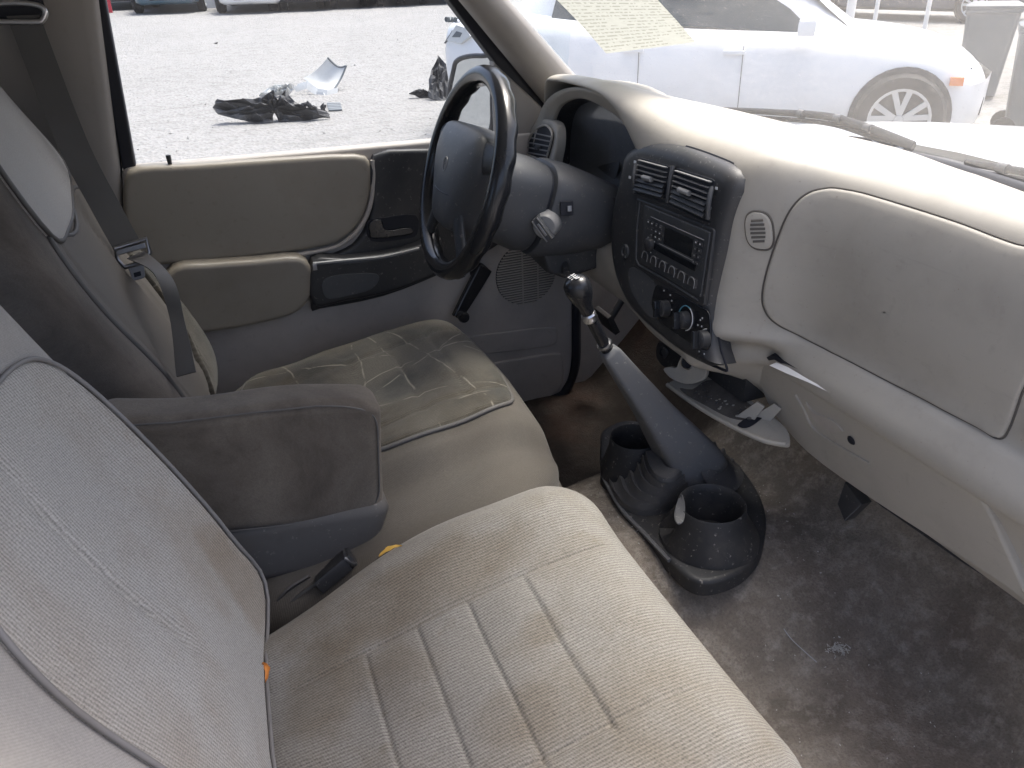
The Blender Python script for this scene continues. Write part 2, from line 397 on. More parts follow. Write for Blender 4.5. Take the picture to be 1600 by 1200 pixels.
plain_fabric('cloth_side', (.24, .228, .215), (.18, .155, .13), .5)
plain_fabric('cloth_grey', (.33, .315, .295), (.20, .185, .165), .4)
plain_fabric('cloth_centre', (.102, .093, .081), (.085, .074, .062), .6)
plain_fabric('cloth_driver_side', (.13, .113, .096), (.055, .047, .042), .85)
plain_fabric('cloth_driver_head', (.36, .345, .322), (.34, .315, .28), .5)
plain_fabric('cloth_driver_back', (.125, .115, .10), (.13, .115, .10), .75)
plain_fabric('cloth_arm', (.145, .126, .104), (.062, .051, .042), .9)
k = N('carpet'); c = k.coord('Object')
n1 = k.noise(c, 6, 7, .68, .6); n2 = k.noise(k.map(c, loc=(2, 7, 0)), 2.6, 6, .6); fz = k.noise(c, 260, 4, .75); f2 = k.noise(c, 38, 5, .7)
col = k.mix(k.ramp(n1, [(.36, 0.), (.66, 1.)]), (.19, .165, .138), (.34, .297, .25))
col = k.mix(k.ramp(n2, [(.50, 0.), (.72, .55)]), col, (.18, .128, .10))
col = k.mix(k.ramp(f2, [(.48, 0.), (.72, .7)]), col, (.50, .45, .39))
col = k.mix(k.ramp(fz, [(.32, .42), (.55, 0.)]), col, (.10, .09, .082))
col = k.mix(k.ramp(k.noise(c, 420, 2, .6), [(.70, 0.), (.78, .55)]), col, (.40, .37, .33))
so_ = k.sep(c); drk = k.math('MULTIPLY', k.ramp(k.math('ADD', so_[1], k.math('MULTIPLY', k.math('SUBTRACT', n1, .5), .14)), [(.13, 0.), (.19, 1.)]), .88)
col = k.mix(drk, col, k.mix(k.ramp(n2, [(.5, 0.), (.7, 1.)]), (.035, .030, .028), (.075, .040, .030)))   # dash and column shade painted into the driver-side carpet, rust-brown in patches
k.set(Base_Color=col, Roughness=.95); k.b.inputs['Specular IOR Level'].default_value = .1
k.bump(k.math('ADD', fz, k.math('MULTIPLY', f2, .8)), .9, .005)
k = N('gravel'); c = k.coord('Object')
n1 = k.noise(c, .5, 5, .6); n2 = k.noise(c, 9, 6, .75); n3 = k.noise(k.map(c, scale=(1, 3.2, 1)), 1.4, 6, .65)
vo = k.n('ShaderNodeTexVoronoi', i_Vector=c, i_Scale=26.).outputs['Distance']
col = k.mix(n1, (.235, .23, .222), (.295, .29, .282)); col = k.mix(k.ramp(n2, [(.48, 0.), (.74, .7)]), col, (.125, .118, .11))
col = k.mix(k.ramp(n3, [(.56, 0.), (.70, .45)]), col, (.16, .155, .147))
col = k.mix(k.ramp(k.noise(c, 45, 3, .7), [(.60, 0.), (.70, .7)]), col, (.13, .122, .112))
k.set(Base_Color=col, Roughness=.95); k.bump(k.math('ADD', n2, vo), .6, .03)
plastic('slate_plastic', (.105, .10, .096), .6, (.075, .07, .065), .5, dust=.25, spec=.2)
k = N('permit'); c = k.coord('rest'); s_ = k.sep(c)
ln = k.math('GREATER_THAN', k.math('SINE', k.math('MULTIPLY', s_[1], 2*math.pi*14.)), .25); wd = k.math('GREATER_THAN', k.noise(k.map(c, scale=(34., 14., 1.)), 1., 2, .5), .47); blk = k.math('GREATER_THAN', k.noise(k.map(c, scale=(3., 4., 1.)), 1., 2, .5), .40)
pr = k.math('MULTIPLY', k.math('MULTIPLY', ln, wd), k.math('MULTIPLY', blk, .5))
base = k.mix(k.ramp(k.noise(c, 16, 6, .7), [(.4, 0.), (.7, .5)]), (.42, .425, .385), (.34, .345, .31)); pc_ = k.mix(pr, base, (.17, .175, .14)); k.set(Base_Color=pc_, Roughness=.7)
tl = k.n('ShaderNodeBsdfTranslucent'); k.t.links.new(pc_, tl.inputs[0]); ms = k.n('ShaderNodeMixShader', i_0=.55); k.t.links.new(k.b.outputs[0], ms.inputs[1]); k.t.links.new(tl.outputs[0], ms.inputs[2]); k.t.links.new(ms.outputs[0], k.out.inputs[0])
# ------------------------------------------------------------------ ground and cab shell
SL = .035                                   # the yard rises gently beyond the driver door
def gz(y): return -.55+SL*y
def gnd(x, y, h=0.):
    r = ray(x, y); t = (-.55+h+SL*CAM[1]-CAM[2])/(r[2]-SL*r[1]); return CAM+t*r
g = [(-150, -40), (200, -40), (200, 260), (-150, 260)]
struct(mesh('ground', [(x, y, gz(y)) for x, y in g], [(0, 1, 2, 3)], 'gravel'))

def floor_z(x, y):
    tun = .135*math.exp(-(abs(y+.02)/(.21+.10*sstep(.5, 1., x)))**4)*sstep(-.5, -.1, x)
    toe = max(0, x-.93)*1.05
    return -.055+tun*(1-.0*toe)+toe+.004*math.sin(23*x+4*y)*math.sin(17*y+5*x)
rows = [[V(x, y, floor_z(x, y)) for y in np.linspace(-.70, .70, 71)] for x in np.linspace(-.42, 1.30, 87)]
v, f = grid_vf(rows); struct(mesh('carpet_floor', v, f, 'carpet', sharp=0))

def ypan(z): return .685-max(0, z-.60)*.20
def zrow(x, zs, s=1, dy=0.): return [V(x, s*(ypan(z)+dy), z) for z in zs]
# roof, header, rear wall
v, f = grid_vf([[V(x, y, 1.10-.05*(y/.6)**2-.03*sstep(.3, .6, x)) for y in np.linspace(-.61, .61, 13)] for x in np.linspace(-.45, .585, 11)])
struct(mesh('cab_roof', v+[p+V(0, 0, .03) for p in v], f+[tuple(i+len(v) for i in q) for q in f], 'headliner', sharp=0))
mb = MB()
mb.add(*box_vf((-.45, 0, .27), (.05, 1.36, .66), bev=.01)); mb.add(*box_vf((-.45, 0, 1.02), (.05, 1.2, .12), bev=.01))
for s in (-1, 1): mb.add(*box_vf((-.45, s*.62, .8), (.05, .12, .46), bev=.01))
struct(mb.build('cab_rear_wall', 'taupe_pillar'))
mesh('rear_window', *grid_vf([[V(-.45, y, z) for y in (-.57, .57)] for z in (.59, .97)]), 'window_glass'); struct(bpy.data.objects['rear_window'])
for s, nm in ((1, 'pillar_rear_driver'), (-1, 'pillar_rear_passenger')):
    # trim of the pillar behind the door: rounded front edge
    zs = np.linspace(-.05, 1.06, 15); rows = []
    for z in zs:
        xe = -.085+.042*(z-.62)/.3 if s == 1 else -.16
        y = ypan(z)
        rows.append([V(-.43, s*(y-.01), z), V(xe-.16, s*(y-.012), z), V(xe-.07, s*(y-.02), z), V(xe-.028, s*(y-.026), z), V(xe-.012, s*(y-.022), z), V(xe-.003, s*(y-.01), z), V(xe, s*(y+.03), z), V(xe-.02, s*(y+.07), z), V(-.43, s*(y+.07), z)])
    v, f = grid_vf(rows, cv=True); struct(mesh(nm, v, f, 'taupe_pillar', sharp=0))
struct(box('sill_passenger', (.35, -.70, -.06), (1.1, .10, .06), 'charcoal', bev=.012))
struct(box('sill_driver', (.35, .715, -.10), (1.1, .07, .05), 'charcoal', bev=.012))
# windshield
def xw(y): return 1.14-.45*y*y
def wsp(t, y):          # t 0 bottom 1 top, y = fraction
    yb, yt = y*.70, y*.60; b = V(xw(yb), yb, .655); tp = V(.60-.35*yt*yt, yt, 1.06); p = b+(tp-b)*t
    n_ = unit(np.cross(V(0, 1, 0), tp-b)); return p+np.abs(n_)*.02*math.sin(math.pi*t)
ws = thing('windshield', 'hazy dusty windshield above the beige dashboard', 'windshield', (1.14, 0, .655))
v, f = grid_vf([[wsp(t, y) for y in np.linspace(-1, 1, 33)] for t in np.linspace(0, 1, 17)]); mesh('glass_pane', v, f, 'windshield_glass', ws, sharp=0)
edge = [wsp(0, y)+V(.006, 0, .001) for y in np.linspace(-1, 1, 41)]+[wsp(t, 1) for t in np.linspace(.04, 1, 20)]+[wsp(1, y) for y in np.linspace(.9, -1, 20)]+[wsp(t, -1) for t in np.linspace(.96, .04, 20)]
tube('rubber_seal', edge, .011, 'seal', ws, n=8, closed=True)
# front pillars (rounded inner trim)
for s, nm in ((1, 'pillar_front_driver'), (-1, 'pillar_front_passenger')):
    rows = []
    for t in np.linspace(-.25, 1.3, 14):
        L = at(849, 161, 'Y', .675)*(1-t)+at(716, 0, 'Y', .605)*t
        Rr = at(906, 128, 'Y', .655)*(1-t)+at(794, 0, 'Y', .60)*t
        Mid = .42*L+.58*Rr+V(-.012, -.03, -.004); mA = .72*L+.28*Rr+V(-.012, -.018, -.004); mB = .16*L+.84*Rr+V(-.004, -.026, -.002)
        r_ = [L+V(.02, .05, .02), L+V(.002, .012, .002), L, mA, Mid, mB, Rr, Rr+V(.012, .03, .0), Rr+V(.0, .07, .03)]
        if s < 0: r_ = [V(p[0]+.07, -p[1]-.03, p[2]) for p in r_]
        rows.append(r_)
    if s < 0: rows = rows[2:]
    v, f = grid_vf(rows, cv=True); struct(mesh(nm, v, f, 'taupe_pillar', sharp=0))
# firewall and kick panels
v, f = grid_vf([[V(x, y, z) for y in np.linspace(-.7, .7, 9)] for x, z in ((1.26, .25), (1.22, .45), (1.16, .64))]); struct(mesh('firewall', v, f, 'charcoal'))
kp = [at(px, py, 'Y', .70) for px, py in ((891, 440), (1010, 440), (1040, 640), (975, 655), (893, 640))]
kp = [V(.875, .70, .30), V(1.22, .70, .42), V(1.24, .70, .02), V(.95, .70, -.06), V(.875, .70, -.06)]
struct(slab('kick_panel_driver', kp, (0, -1, 0), .03, 'taupe_door', bev=.006))
struct(slab('kick_panel_passenger', [V(p[0], -p[1], p[2]) for p in kp], (0, 1, 0), .03, 'taupe', bev=.006))
# truck nose seen over the dash
rows = [[V(x+xw(y)-1.14, y, z-.06*(y/.7)**2) for y in np.linspace(-.72, .72, 13)] for x, z in ((1.16, .645), (1.20, .648), (1.26, .640))]
v, f = grid_vf(rows); cw = tag(mesh('cowl_panel', v, f, 'cowl', sharp=0), 'dusty grey cowl panel between windshield and hood', 'cowl panel')
rows = [[V(x+(xw(y)-1.14)*.6, y, z-.08*(y/.75)**2) for y in np.linspace(-.76, .76, 15)] for x, z in ((1.28, .648), (1.31, .655), (1.6, .642), (1.95, .60), (2.15, .54), (2.2, .40))]
v, f = grid_vf(rows); tag(mesh('truck_hood', v, f, 'paint_silver', sharp=0), 'pale sloping hood of the truck beyond the windshield', 'hood')
# wipers
def wiper(pts, label, lift):
    w_ = thing('wiper', label, 'wiper', pts[0], 'windshield wipers on the cowl')
    path = spl(pts, 8); tube('arm', path, [.009-.004*i/len(path) for i in range(len(path))], 'black', w_, n=8, flat=.6)
    e = [p+V(.0, .0, -.012) for p in path[4:]]; tube('blade', e, .0045, 'rubber', w_, n=6)
    for i in (8, 14, 20):
        if i < len(path): tube('joint', [path[i]+V(0, -.008, 0), path[i]+V(0, .008, 0)], .008, 'charcoal', w_, n=8)
wiper([V(1.175, .0, .668), V(1.17, .10, .683), V(1.165, .20, .690), V(1.14, .32, .684), V(1.10, .45, .676)], 'black wiper lying low on the left half of the windshield', 0)
wiper([V(1.15, -.50, .655), V(1.165, -.38, .668), V(1.175, -.25, .668), V(1.18, -.10, .66)], 'black wiper near the right edge of the windshield', 0)
# ------------------------------------------------------------------ dashboard
Pp = [(None, .660), (None, .686), (.93, .699), (.888, .694), (.864, .673), (.851, .62), (.848, .54), (.853, .465), (.838, .447), (.822, .42), (.824, .393), (.848, .374), (.868, .33), (.898, .245), (.95, .20)]
Cc = [(None, .660), (None, .692), (.90, .712), (.835, .716), (.79, .703), (.769, .66), (.759, .58), (.748, .48), (.740, .44), (.737, .41), (.740, .385), (.755, .362), (.80, .345), (.88, .33), (.95, .30)]
Dd = [(None, .660), (None, .702), (.88, .738), (.80, .760), (.757, .764), (.741, .756), (.770, .750), (.90, .738), (.925, .62), (.85, .52), (.762, .485), (.748, .43), (.765, .38), (.83, .345), (.90, .33)]
Ee = [(None, .660), (None, .680), (.885, .690), (.84, .688), (.80, .676), (.775, .65), (.76, .62), (.755, .58), (.754, .54), (.757, .50), (.762, .47), (.77, .43), (.79, .39), (.85, .36), (.92, .34)]
def prof(T, y):
    o = []
    for i, (x, z) in enumerate(T):
        if x is None: x = xw(y)-(.012 if i == 0 else .085)
        o.append(V(min(x, xw(y)-.02-.012*i) if i < 5 else x, z))
    return o
def mixp(A, B, t, y):
    o = []
    for i, (a, b) in enumerate(zip(prof(A, y), prof(B, y))):
        q = t if i < 9 or A is not Pp or B is Pp else max(0., t*1.25-.75)    # below the ledge the passenger section runs further in
        o.append(a*(1-q)+b*q)
    return o
ST = [(-.705, mixp(Pp, Pp, 0, -.705)), (-.55, mixp(Pp, Pp, 0, -.55)), (-.4, mixp(Pp, Pp, 0, -.4)), (-.25, mixp(Pp, Pp, 0, -.25)), (-.205, mixp(Pp, Cc, .02, -.205)),
      (-.165, mixp(Pp, Cc, .18, -.165)), (-.125, mixp(Pp, Cc, .60, -.125)), (-.085, mixp(Pp, Cc, .97, -.085)), (-.04, mixp(Cc, Cc, 0, -.04)), (.0, mixp(Cc, Cc, 0, .0)), (.08, mixp(Cc, Dd, .03, .08)), (.14, mixp(Cc, Dd, .18, .14)), (.20, mixp(Cc, Dd, .50, .20)), (.26, mixp(Cc, Dd, .82, .26)),
      (.32, mixp(Cc, Dd, .97, .32)), (.40, mixp(Dd, Dd, 0, .4)), (.50, mixp(Dd, Ee, .02, .5)), (.55, mixp(Dd, Ee, .12, .55)), (.59, mixp(Dd, Ee, .6, .59)), (.62, mixp(Dd, Ee, .95, .62)), (.64, mixp(Ee, Ee, 0, .64)), (.69, mixp(Ee, Ee, 0, .69))]
cols = []
for y, p in ST: cols.append([V(q[0], y, q[1]) for q in spl(p, 5)])
cols = [list(r) for r in zip(*[spl(list(c), 6) for c in zip(*cols)])]
DY = np.array([c[0][1] for c in cols]); 
def dash_x(y, z):
    """x of the rear-facing dash surface"""
    i = int(np.clip(np.searchsorted(DY, y), 1, len(DY)-1)); t_ = float(np.clip((y-DY[i-1])/(DY[i]-DY[i-1]), 0, 1)); return dash_x1(i-1, z)*(1-t_)+dash_x1(i, z)*t_
def dash_x1(i, z):
    c = cols[i]; zs = np.array([p[2] for p in c]); xs = np.array([p[0] for p in c]); k = int(np.argmax(zs)); zz = zs[k:]; xx = xs[k:]
    return float(np.interp(-z, -zz, xx)) if len(zz) > 1 else xs[-1]
dash = thing('dashboard', 'beige dashboard running the full width under the windshield', 'dashboard', (.9, 0, .3))
v, f = grid_vf(cols); mesh('dash_body', v, f, 'taupe', dash, sharp=0)
def on_dash(y, z, out=0.): return V(dash_x(y, z)-out, y, z)

# glovebox door: sits a few millimetres proud in a dark shut line
def dash_px(px, py, x0=.85):
    x = .70
    while x < 1.0:
        p = at(px, py, 'X', x)
        if x >= dash_x(p[1], p[2]): break
        x += .0008
    p = at(px, py, 'X', x); return V(p[1], p[2])
gb_px = [(1300, 294), (1400, 316), (1500, 349), (1600, 386), (1700, 423)]
top = [(-.155, .668), (-.22, .672), (-.32, .675), (-.42, .676), (-.50, .675)]
gout = [dash_px(x, y) for x, y in ((1290, 295), (1320, 296), (1400, 317), (1500, 349), (1590, 382))]+[V(-.500, .674), V(-.515, .64), V(-.515, .58)]+[dash_px(x, y) for x, y in ((1600, 606), (1590, 634), (1577, 668), (1562, 684), (1530, 667), (1480, 641), (1440, 620), (1400, 600), (1360, 579), (1320, 559), (1290, 543), (1260, 528), (1230, 513), (1209, 500), (1197, 484), (1194, 462), (1200, 425), (1215, 378), (1236, 331), (1262, 304))]
gout = spl(gout, 5, True); gc = sum(gout)/len(gout)
rows = []
for s_, o_ in ((1., -.004), (.999, .001), (.992, .0035), (.975, .0045), (.9, .0048), (.75, .005), (.55, .0055), (.35, .006), (.15, .006), (.01, .006)):
    rows.append([on_dash(*(gc+(p-gc)*s_), out=o_) for p in gout])
v, f = grid_vf(rows, cv=True); gb = mesh('glovebox_door', v, f, 'taupe', dash, sharp=0)
tube('shut_line', [on_dash(*(gc+(p-gc)*1.006), out=.0005) for p in gout], .0013, 'seam', dash, n=6, closed=True)
# end vent at the passenger side
vent_c = (-.575, .575)
vo = [V(vent_c[0]+.055*math.cos(a)*(abs(math.cos(a))**-.5 if abs(math.cos(a)) > .01 else 1), vent_c[1]+.05*math.sin(a)) for a in np.linspace(0, 2*math.pi, 28, endpoint=False)]
vo = rpoly([(-.522, .635), (-.64, .635), (-.64, .462), (-.519, .462)], .02)
en = mesh('side_vent', *grid_vf([[on_dash(*p, out=o_) for p in [V(vo_[0], vo_[1]) if s_ == 1 else (V(-.5825, .5575)+(vo_-V(-.5825, .5575))*s_) for vo_ in vo]] for s_, o_ in ((1, -.002), (.97, .006), (.88, .006), (.86, -.006), (.01, -.006))], cv=True), 'taupe', dash, sharp=40)
for i in range(7):
    z = .50+.02*i; box('vent_slat', on_dash(-.5825, z, .001), (.014, .098, .004), 'taupe', en)
# lower panel (fuse and storage cover) with its recessed pull and keyhole
lp_px = [(1181, 572), (1190, 561), (1210, 559), (1240, 575), (1300, 611), (1380, 660), (1450, 703), (1492, 734), (1522, 765), (1548, 806), (1574, 862), (1600, 920), (1640, 1000), (1600, 940), (1500, 871), (1400, 806), (1340, 766), (1262, 708), (1215, 655), (1192, 615)]
A0, A1 = at(1190, 561, 'X', .842), at(1600, 930, 'X', .892); A2 = at(1262, 708, 'X', .885)
lpn = unit(np.cross(A1-A0, A2-A0)); lpn = -lpn if lpn[0] > 0 else lpn
lp_o = [onp(x, y, A0+lpn*.013, lpn) for x, y in lp_px]
lpm = slab('lower_panel', spl(lp_o, 3, True), lpn, .016, 'taupe', dash, bev=.004, dome=.0)
PX = lambda x, y, d=.013: onp(x, y, A0+lpn*(d+.0008), lpn)
tube('raised_edge', spl([PX(1243, 617), PX(1256, 640), PX(1270, 668), PX(1300, 690), PX(1358, 724)], 6), .0022, 'taupe', lpm, n=6)
slab('pull_recess', [PX(1262, 632), PX(1276, 645), PX(1300, 655), PX(1316, 674), PX(1300, 676), PX(1284, 668), PX(1270, 655)], lpn, .003, 'taupe_door', lpm, bev=.001)
tube('pull_lip', spl([PX(1259, 629), PX(1272, 645), PX(1300, 657), PX(1317, 674)], 5), .0018, 'taupe', lpm, n=6)
u_, v_, n_ = frame(lpn); lathe('keyhole', [(.0001, .0016), (.006, .0016), (.0075, .0)], PX(1330, 688), lpn, 'seal', lpm, n=14)
v, f = slab_vf([PX(1184, 566, .0125), PX(1206, 554, .0125), PX(1320, 618, .0125), PX(1316, 624, .0125), PX(1210, 562, .0125)], lpn, .006); mesh('panel_gap', v, f, 'seal', dash)
# black brackets under the panel
slab('bracket', [V(.905, -.245, .222), V(.905, -.285, .206), V(.885, -.278, .175), V(.895, -.248, .185)], (-1, 0, 0), .02, 'black', dash)
bx_ = [V(.91, -.09, .255), V(.92, -.16, .23), V(.93, -.30, .205), V(.93, -.45, .21), V(.935, -.60, .22), V(1.05, -.6, .30), V(1.05, -.1, .33)]
mesh('underside', bx_, [(0, 1, 2, 3, 4, 5, 6)], 'black', dash)
# oval grille between bezel and glovebox
gy, gz_ = dash_px(1190, 360)
def gr_pt(a, b, out): return on_dash(gy-a*.74+b*.16, gz_+b*.84, out)
ov = [(.0175*math.copysign(abs(math.cos(t))**.75, math.cos(t)), .030*math.copysign(abs(math.sin(t))**.75, math.sin(t))) for t in np.linspace(0, 2*math.pi, 32, endpoint=False)]
og = mesh('oval_grille', *grid_vf([[gr_pt(a*s_, b*s_, o_) for a, b in ov] for s_, o_ in ((1.12, -.001), (1.05, .001), (1., .0045), (.92, .005), (.5, .005), (.01, .005))], cv=True), 'taupe', dash, sharp=40)
tube('shut_line', [gr_pt(a*1.10, b*1.08, .0015) for a, b in ov], .0016, 'seam', og, n=5, closed=True)
for i in range(6):
    b = -.0175+.007*i; wd = .0105*math.sqrt(max(.2, 1-(b/.028)**2))
    tube('slot', [gr_pt(-wd, b-.0015, .0047), gr_pt(0, b, .0047), gr_pt(wd, b+.0015, .0047)], .0019, 'seam', og, n=6)

# ---- instrument hood: surround, sleeve and lens
XL = .748
outer = [(832, 235), (836, 205), (846, 170), (866, 146), (900, 136), (945, 146), (985, 163), (1022, 188), (1048, 216), (1050, 245)]
arch = [(858, 262), (860, 205), (869, 170), (890, 155), (915, 155), (950, 172), (980, 197), (998, 224), (1004, 248), (1000, 285)]
xo = np.interp(np.arange(10), [0, 4, 6, 9], [.752, XL, .765, .815])
ro = spl([at(x, y, 'X', q) for (x, y), q in zip(outer, xo)], 5); ra = spl([at(x, y, 'X', q+.016) for (x, y), q in zip(arch, xo)], 5)
cm = sum(ra)/len(ra)
rows = [[p+V(.03, 0, -.006) for p in ro], ro, [.6*a+.4*b+V(.004, 0, 0) for a, b in zip(ro, ra)], ra, [cm+(p-cm)*.985+V(.002, 0, 0) for p in ra], [cm+(p-cm)*.975+V(.008, 0, 0) for p in ra]]
mesh('cluster_surround', *grid_vf(rows), 'taupe', dash, sharp=0)
rb = [cm+(p-cm)*.97+V(.008, 0, 0) for p in ra]; rk = [cm+(p-cm)*.93+V(.055, .02, -.006) for p in ra]
cl = thing('instrument_cluster', 'dark arched instrument cluster behind the steering wheel', 'instrument cluster', cm)
mesh('hood_sleeve', *grid_vf([rb, [.5*(a+b) for a, b in zip(rb, rk)], rk]), 'black_soft', cl, sharp=0)
lens_o = [p+V(-.004, 0, 0) for p in rk]+[at(985, 340, 'X', .80), at(880, 330, 'X', .80)]
slab('lens_cover', lens_o, unit((-1, -.05, .30)), .006, 'lens', cl, bev=.001)
for i, (px, py, r_) in enumerate(((905, 235, .036), (948, 262, .045), (975, 285, .026))):
    p = at(px, py, 'X', .845); lathe('gauge_dial', [(.0001, .002), (r_, .002), (r_+.003, .0)], p, unit((-1, 0, .3)), 'charcoal', cl, n=28)
# lower dark panel between the column and the centre stack
slab('column_trim', [at(x, y, 'X', .765) for x, y in ((905, 285), (940, 300), (985, 320), (968, 348), (950, 345), (930, 335), (900, 320))], (-1, 0, 0), .02, 'black_soft', cl, bev=.004)

# ---- left side air vent
vp = [(837, 203), (853, 196), (862, 205), (863, 216), (858, 235), (852, 252), (836, 246), (820, 238), (826, 221)]
va = thing('air_vent', 'teardrop side air vent with grey slats beside the driver door', 'air vent', at(845, 225, 'X', .73))
VN = unit((-1, .12, .12)); VP = at(845, 225, 'X', .747); vx = lambda x, y, d=0.: onp(x, y, VP+VN*d, VN)
big = spl([vx(840+(x-840)*1.22, 224+(y-224)*1.16, .0) for x, y in vp], 4, True); hole = spl([vx(x, y, .0) for x, y in vp], 4, True)
slab('vent_panel', spl([vx(x, y, -.003) for x, y in ((806, 258), (818, 222), (832, 196), (848, 186), (866, 192), (870, 215), (866, 245), (858, 268), (830, 268))], 3, True), VN, .02, 'taupe', va, bev=.005)
slab('vent_back', hole, VN, .004, 'seal', va, bev=.0005)
tube('vent_rim', [p+VN*.001 for p in hole], .0025, 'taupe', va, n=8, closed=True)
for i in range(6):
    y0 = 208+i*7.4; xl = np.interp(y0, [203, 221, 238], [838, 827, 821]); xr = np.interp(y0+4, [205, 216, 252], [862, 862, 852])
    a, b = vx(xl, y0, .002), vx(xr, y0+6, .002); box('vent_slat', (a+b)/2, (np.linalg.norm(b-a), .005, .0024), 'grey_plastic', va, ax=(b-a, VN, np.cross(b-a, VN)), bev=.0005)
box('vent_tab', vx(841, 231, .005), (.013, .012, .008), 'charcoal', va, ax=(V(0, -1, 0), VN, V(0, 0, 1)), bev=.002)

# ------------------------------------------------------------------ centre stack
BN = unit((-1, 0, .12)); B0 = V(.739, .02, .545); BR_ = V(0, -1, 0)
BU = unit(V(.12, 0, 1)); bz = lambda x, y, d=0.: onp(x, y, B0+BN*d, BN)
cs = thing('centre_stack', 'black centre console panel carrying vents, stereo and heater knobs', 'console panel', (.74, .06, .36))
bo = [(983, 264), (986, 247), (996, 231), (1016, 220), (1040, 221), (1080, 231), (1120, 245), (1150, 258), (1164, 270), (1168, 285), (1166, 300), (1153, 345), (1142, 396), (1129, 450), (1122, 487), (1121, 515), (1126, 548), (1135, 576), (1127, 577), (1082, 555), (1039, 523), (1012, 499), (991, 474), (975, 438), (967, 400), (966, 360), (970, 322), (977, 290)]
bov = spl([bz(x, y, -.024)+BN*.024 for x, y in bo], 3, True)
slab('bezel', bov, BN, .045, 'black', cs, bev=.024, nb=6)
tube('bezel_gap', [p-BN*.025 for p in bov], .0022, 'seal', cs, n=6, closed=True)
# twin vents
def vent(q, label, tab):
    c4 = [bz(x, y, .0012) for x, y in q]
    vt = slab('centre_vent', rpoly(c4, .006, 4), BN, .004, 'seal', cs, bev=.001); vt['label'] = label
    mb = lambda a, b: c4[0]*(1-a)*(1-b)+c4[1]*a*(1-b)+c4[2]*a*b+c4[3]*(1-a)*b
    for i in range(7):
        b = .07+.86*i/6; a0, a1 = mb(.05, b), mb(.95, b); cc = (a0+a1)/2+BN*.003
        box('vent_slat', cc, (np.linalg.norm(a1-a0), .007, .0016 if i < 4 else .004), 'grey_plastic' if i < 4 else 'black', vt, ax=(a1-a0, BN*.6-BU*.8 if i >= 4 else BN, np.cross(a1-a0, BN*.6-BU*.8 if i >= 4 else BN)), bev=.0004)
    p0, p1 = mb(tab-.14, .52)+BN*.006, mb(tab+.14, .52)+BN*.006
    tube('vent_tab', [p0, p1], .0045, 'grey_plastic', vt, n=8)
    return vt
vent([(1000, 246), (1047, 259), (1040, 311), (991, 298)], 'left half of the twin centre air vent', .45)
vent([(1056, 262), (1117, 281), (1105, 343), (1047, 316)], 'right half of the twin centre air vent', .40)
tube('vent_divider', spl([bz(1052, 259, .003), bz(1048, 275, .006), bz(1045, 295, .006), bz(1043, 316, .002)], 5), .0035, 'charcoal', cs, n=8)
for (a, b, nm) in (((994, 256), (991, 296), 'vent_thumbwheel'), ((1113, 292), (1106, 342), 'vent_thumbwheel')):
    tube(nm, spl([bz(*a, .002), bz((a[0]+b[0])/2-2, (a[1]+b[1])/2, .007), bz(*b, .002)], 6), .004, 'charcoal', cs, n=8)
tube('vent_lip', [bz(990, 301, .001), bz(1040, 319, .001), bz(1109, 350, .001)], .0022, 'black', cs, n=6)
for (x, y) in ((1119, 294), (1109, 325), (984, 277), (992, 253)):
    q = [bz(x-1.6, y-2.4, .0016), bz(x+1.6, y-1.6, .0016), bz(x+1.2, y+2.6, .0016), bz(x-2, y+1.8, .0016)]; slab('vent_mark', q, BN, .001, 'white_print', cs, bev=0)
# stereo
slab('stereo_frame', rpoly([bz(x, y, .002) for x, y in ((994, 309), (1116, 358), (1099, 480), (990, 415))], .006), BN, .006, 'black', cs, bev=.002)
tube('frame_edge', [bz(x, y, .003) for x, y in ((1000, 316), (995, 360), (994, 405), (998, 414), (1045, 440), (1090, 469))], .0016, 'charcoal', cs, n=6)
st = thing('car_stereo', 'black car stereo with dim display and six preset buttons in the dash', 'stereo', bz(1052, 392))
rad_q = [bz(x, y, .0045) for x, y in ((1006, 320), (1109, 363), (1094, 465), (1002, 411))]
slab('faceplate', rpoly(rad_q, .004), BN, .006, 'black_soft', st, bev=.0015)
RQ = lambda a, b, d=0.: rad_q[0]*(1-a)*(1-b)+rad_q[1]*a*(1-b)+rad_q[2]*a*b+rad_q[3]*(1-a)*b+BN*d
slab('display', [RQ(.37, .20, .0012), RQ(.80, .20, .0012), RQ(.80, .48, .0012), RQ(.37, .48, .0012)], BN, .002, 'display', st, bev=.0004)
tube('display_trim', [RQ(.14, .14, .0014), RQ(.95, .14, .0014)], .0007, 'grey_plastic', st, n=5); tube('display_trim', [RQ(.30, .51, .0014), RQ(.90, .51, .0014)], .0006, 'grey_plastic', st, n=5)
for (a, b, r_) in ((.15, .60, .0105),):
    lathe('volume_knob', [(r_+.0015, 0.), (r_, .007), (r_-.002, .0085), (.0001, .009)], RQ(a, b), BN, 'black', st, n=22)
for k_ in range(7):
    t_ = k_*.9+.6; p = RQ(.15, .60, .001)+.0135*(math.cos(t_)*BR_+math.sin(t_)*BU); slab('knob_mark', [p+.0008*(a*BR_+b*BU) for a, b in ((-1, -1), (1, -1), (1, 1), (-1, 1))], BN, .001, 'white_print', st, bev=0)
for a in (.14, .205, .275, .34):
    for b in (.24, .34, .43):
        if a < .2 and b > .3: continue
        box('stereo_button', RQ(a-.03, b, .001), (.008, .006, .003), 'black', st, ax=(BR_, BU, BN), bev=.0006)
        p = RQ(a-.03, b, .0028); slab('button_print', [p+.0009*(c_*BR_*1.8+d_*BU) for c_, d_ in ((-1, -1), (1, -1), (1, 1), (-1, 1))], BN, .0006, 'white_print' if (a*100+b*100) % 3 > 1 else 'grey_plastic', st, bev=0)
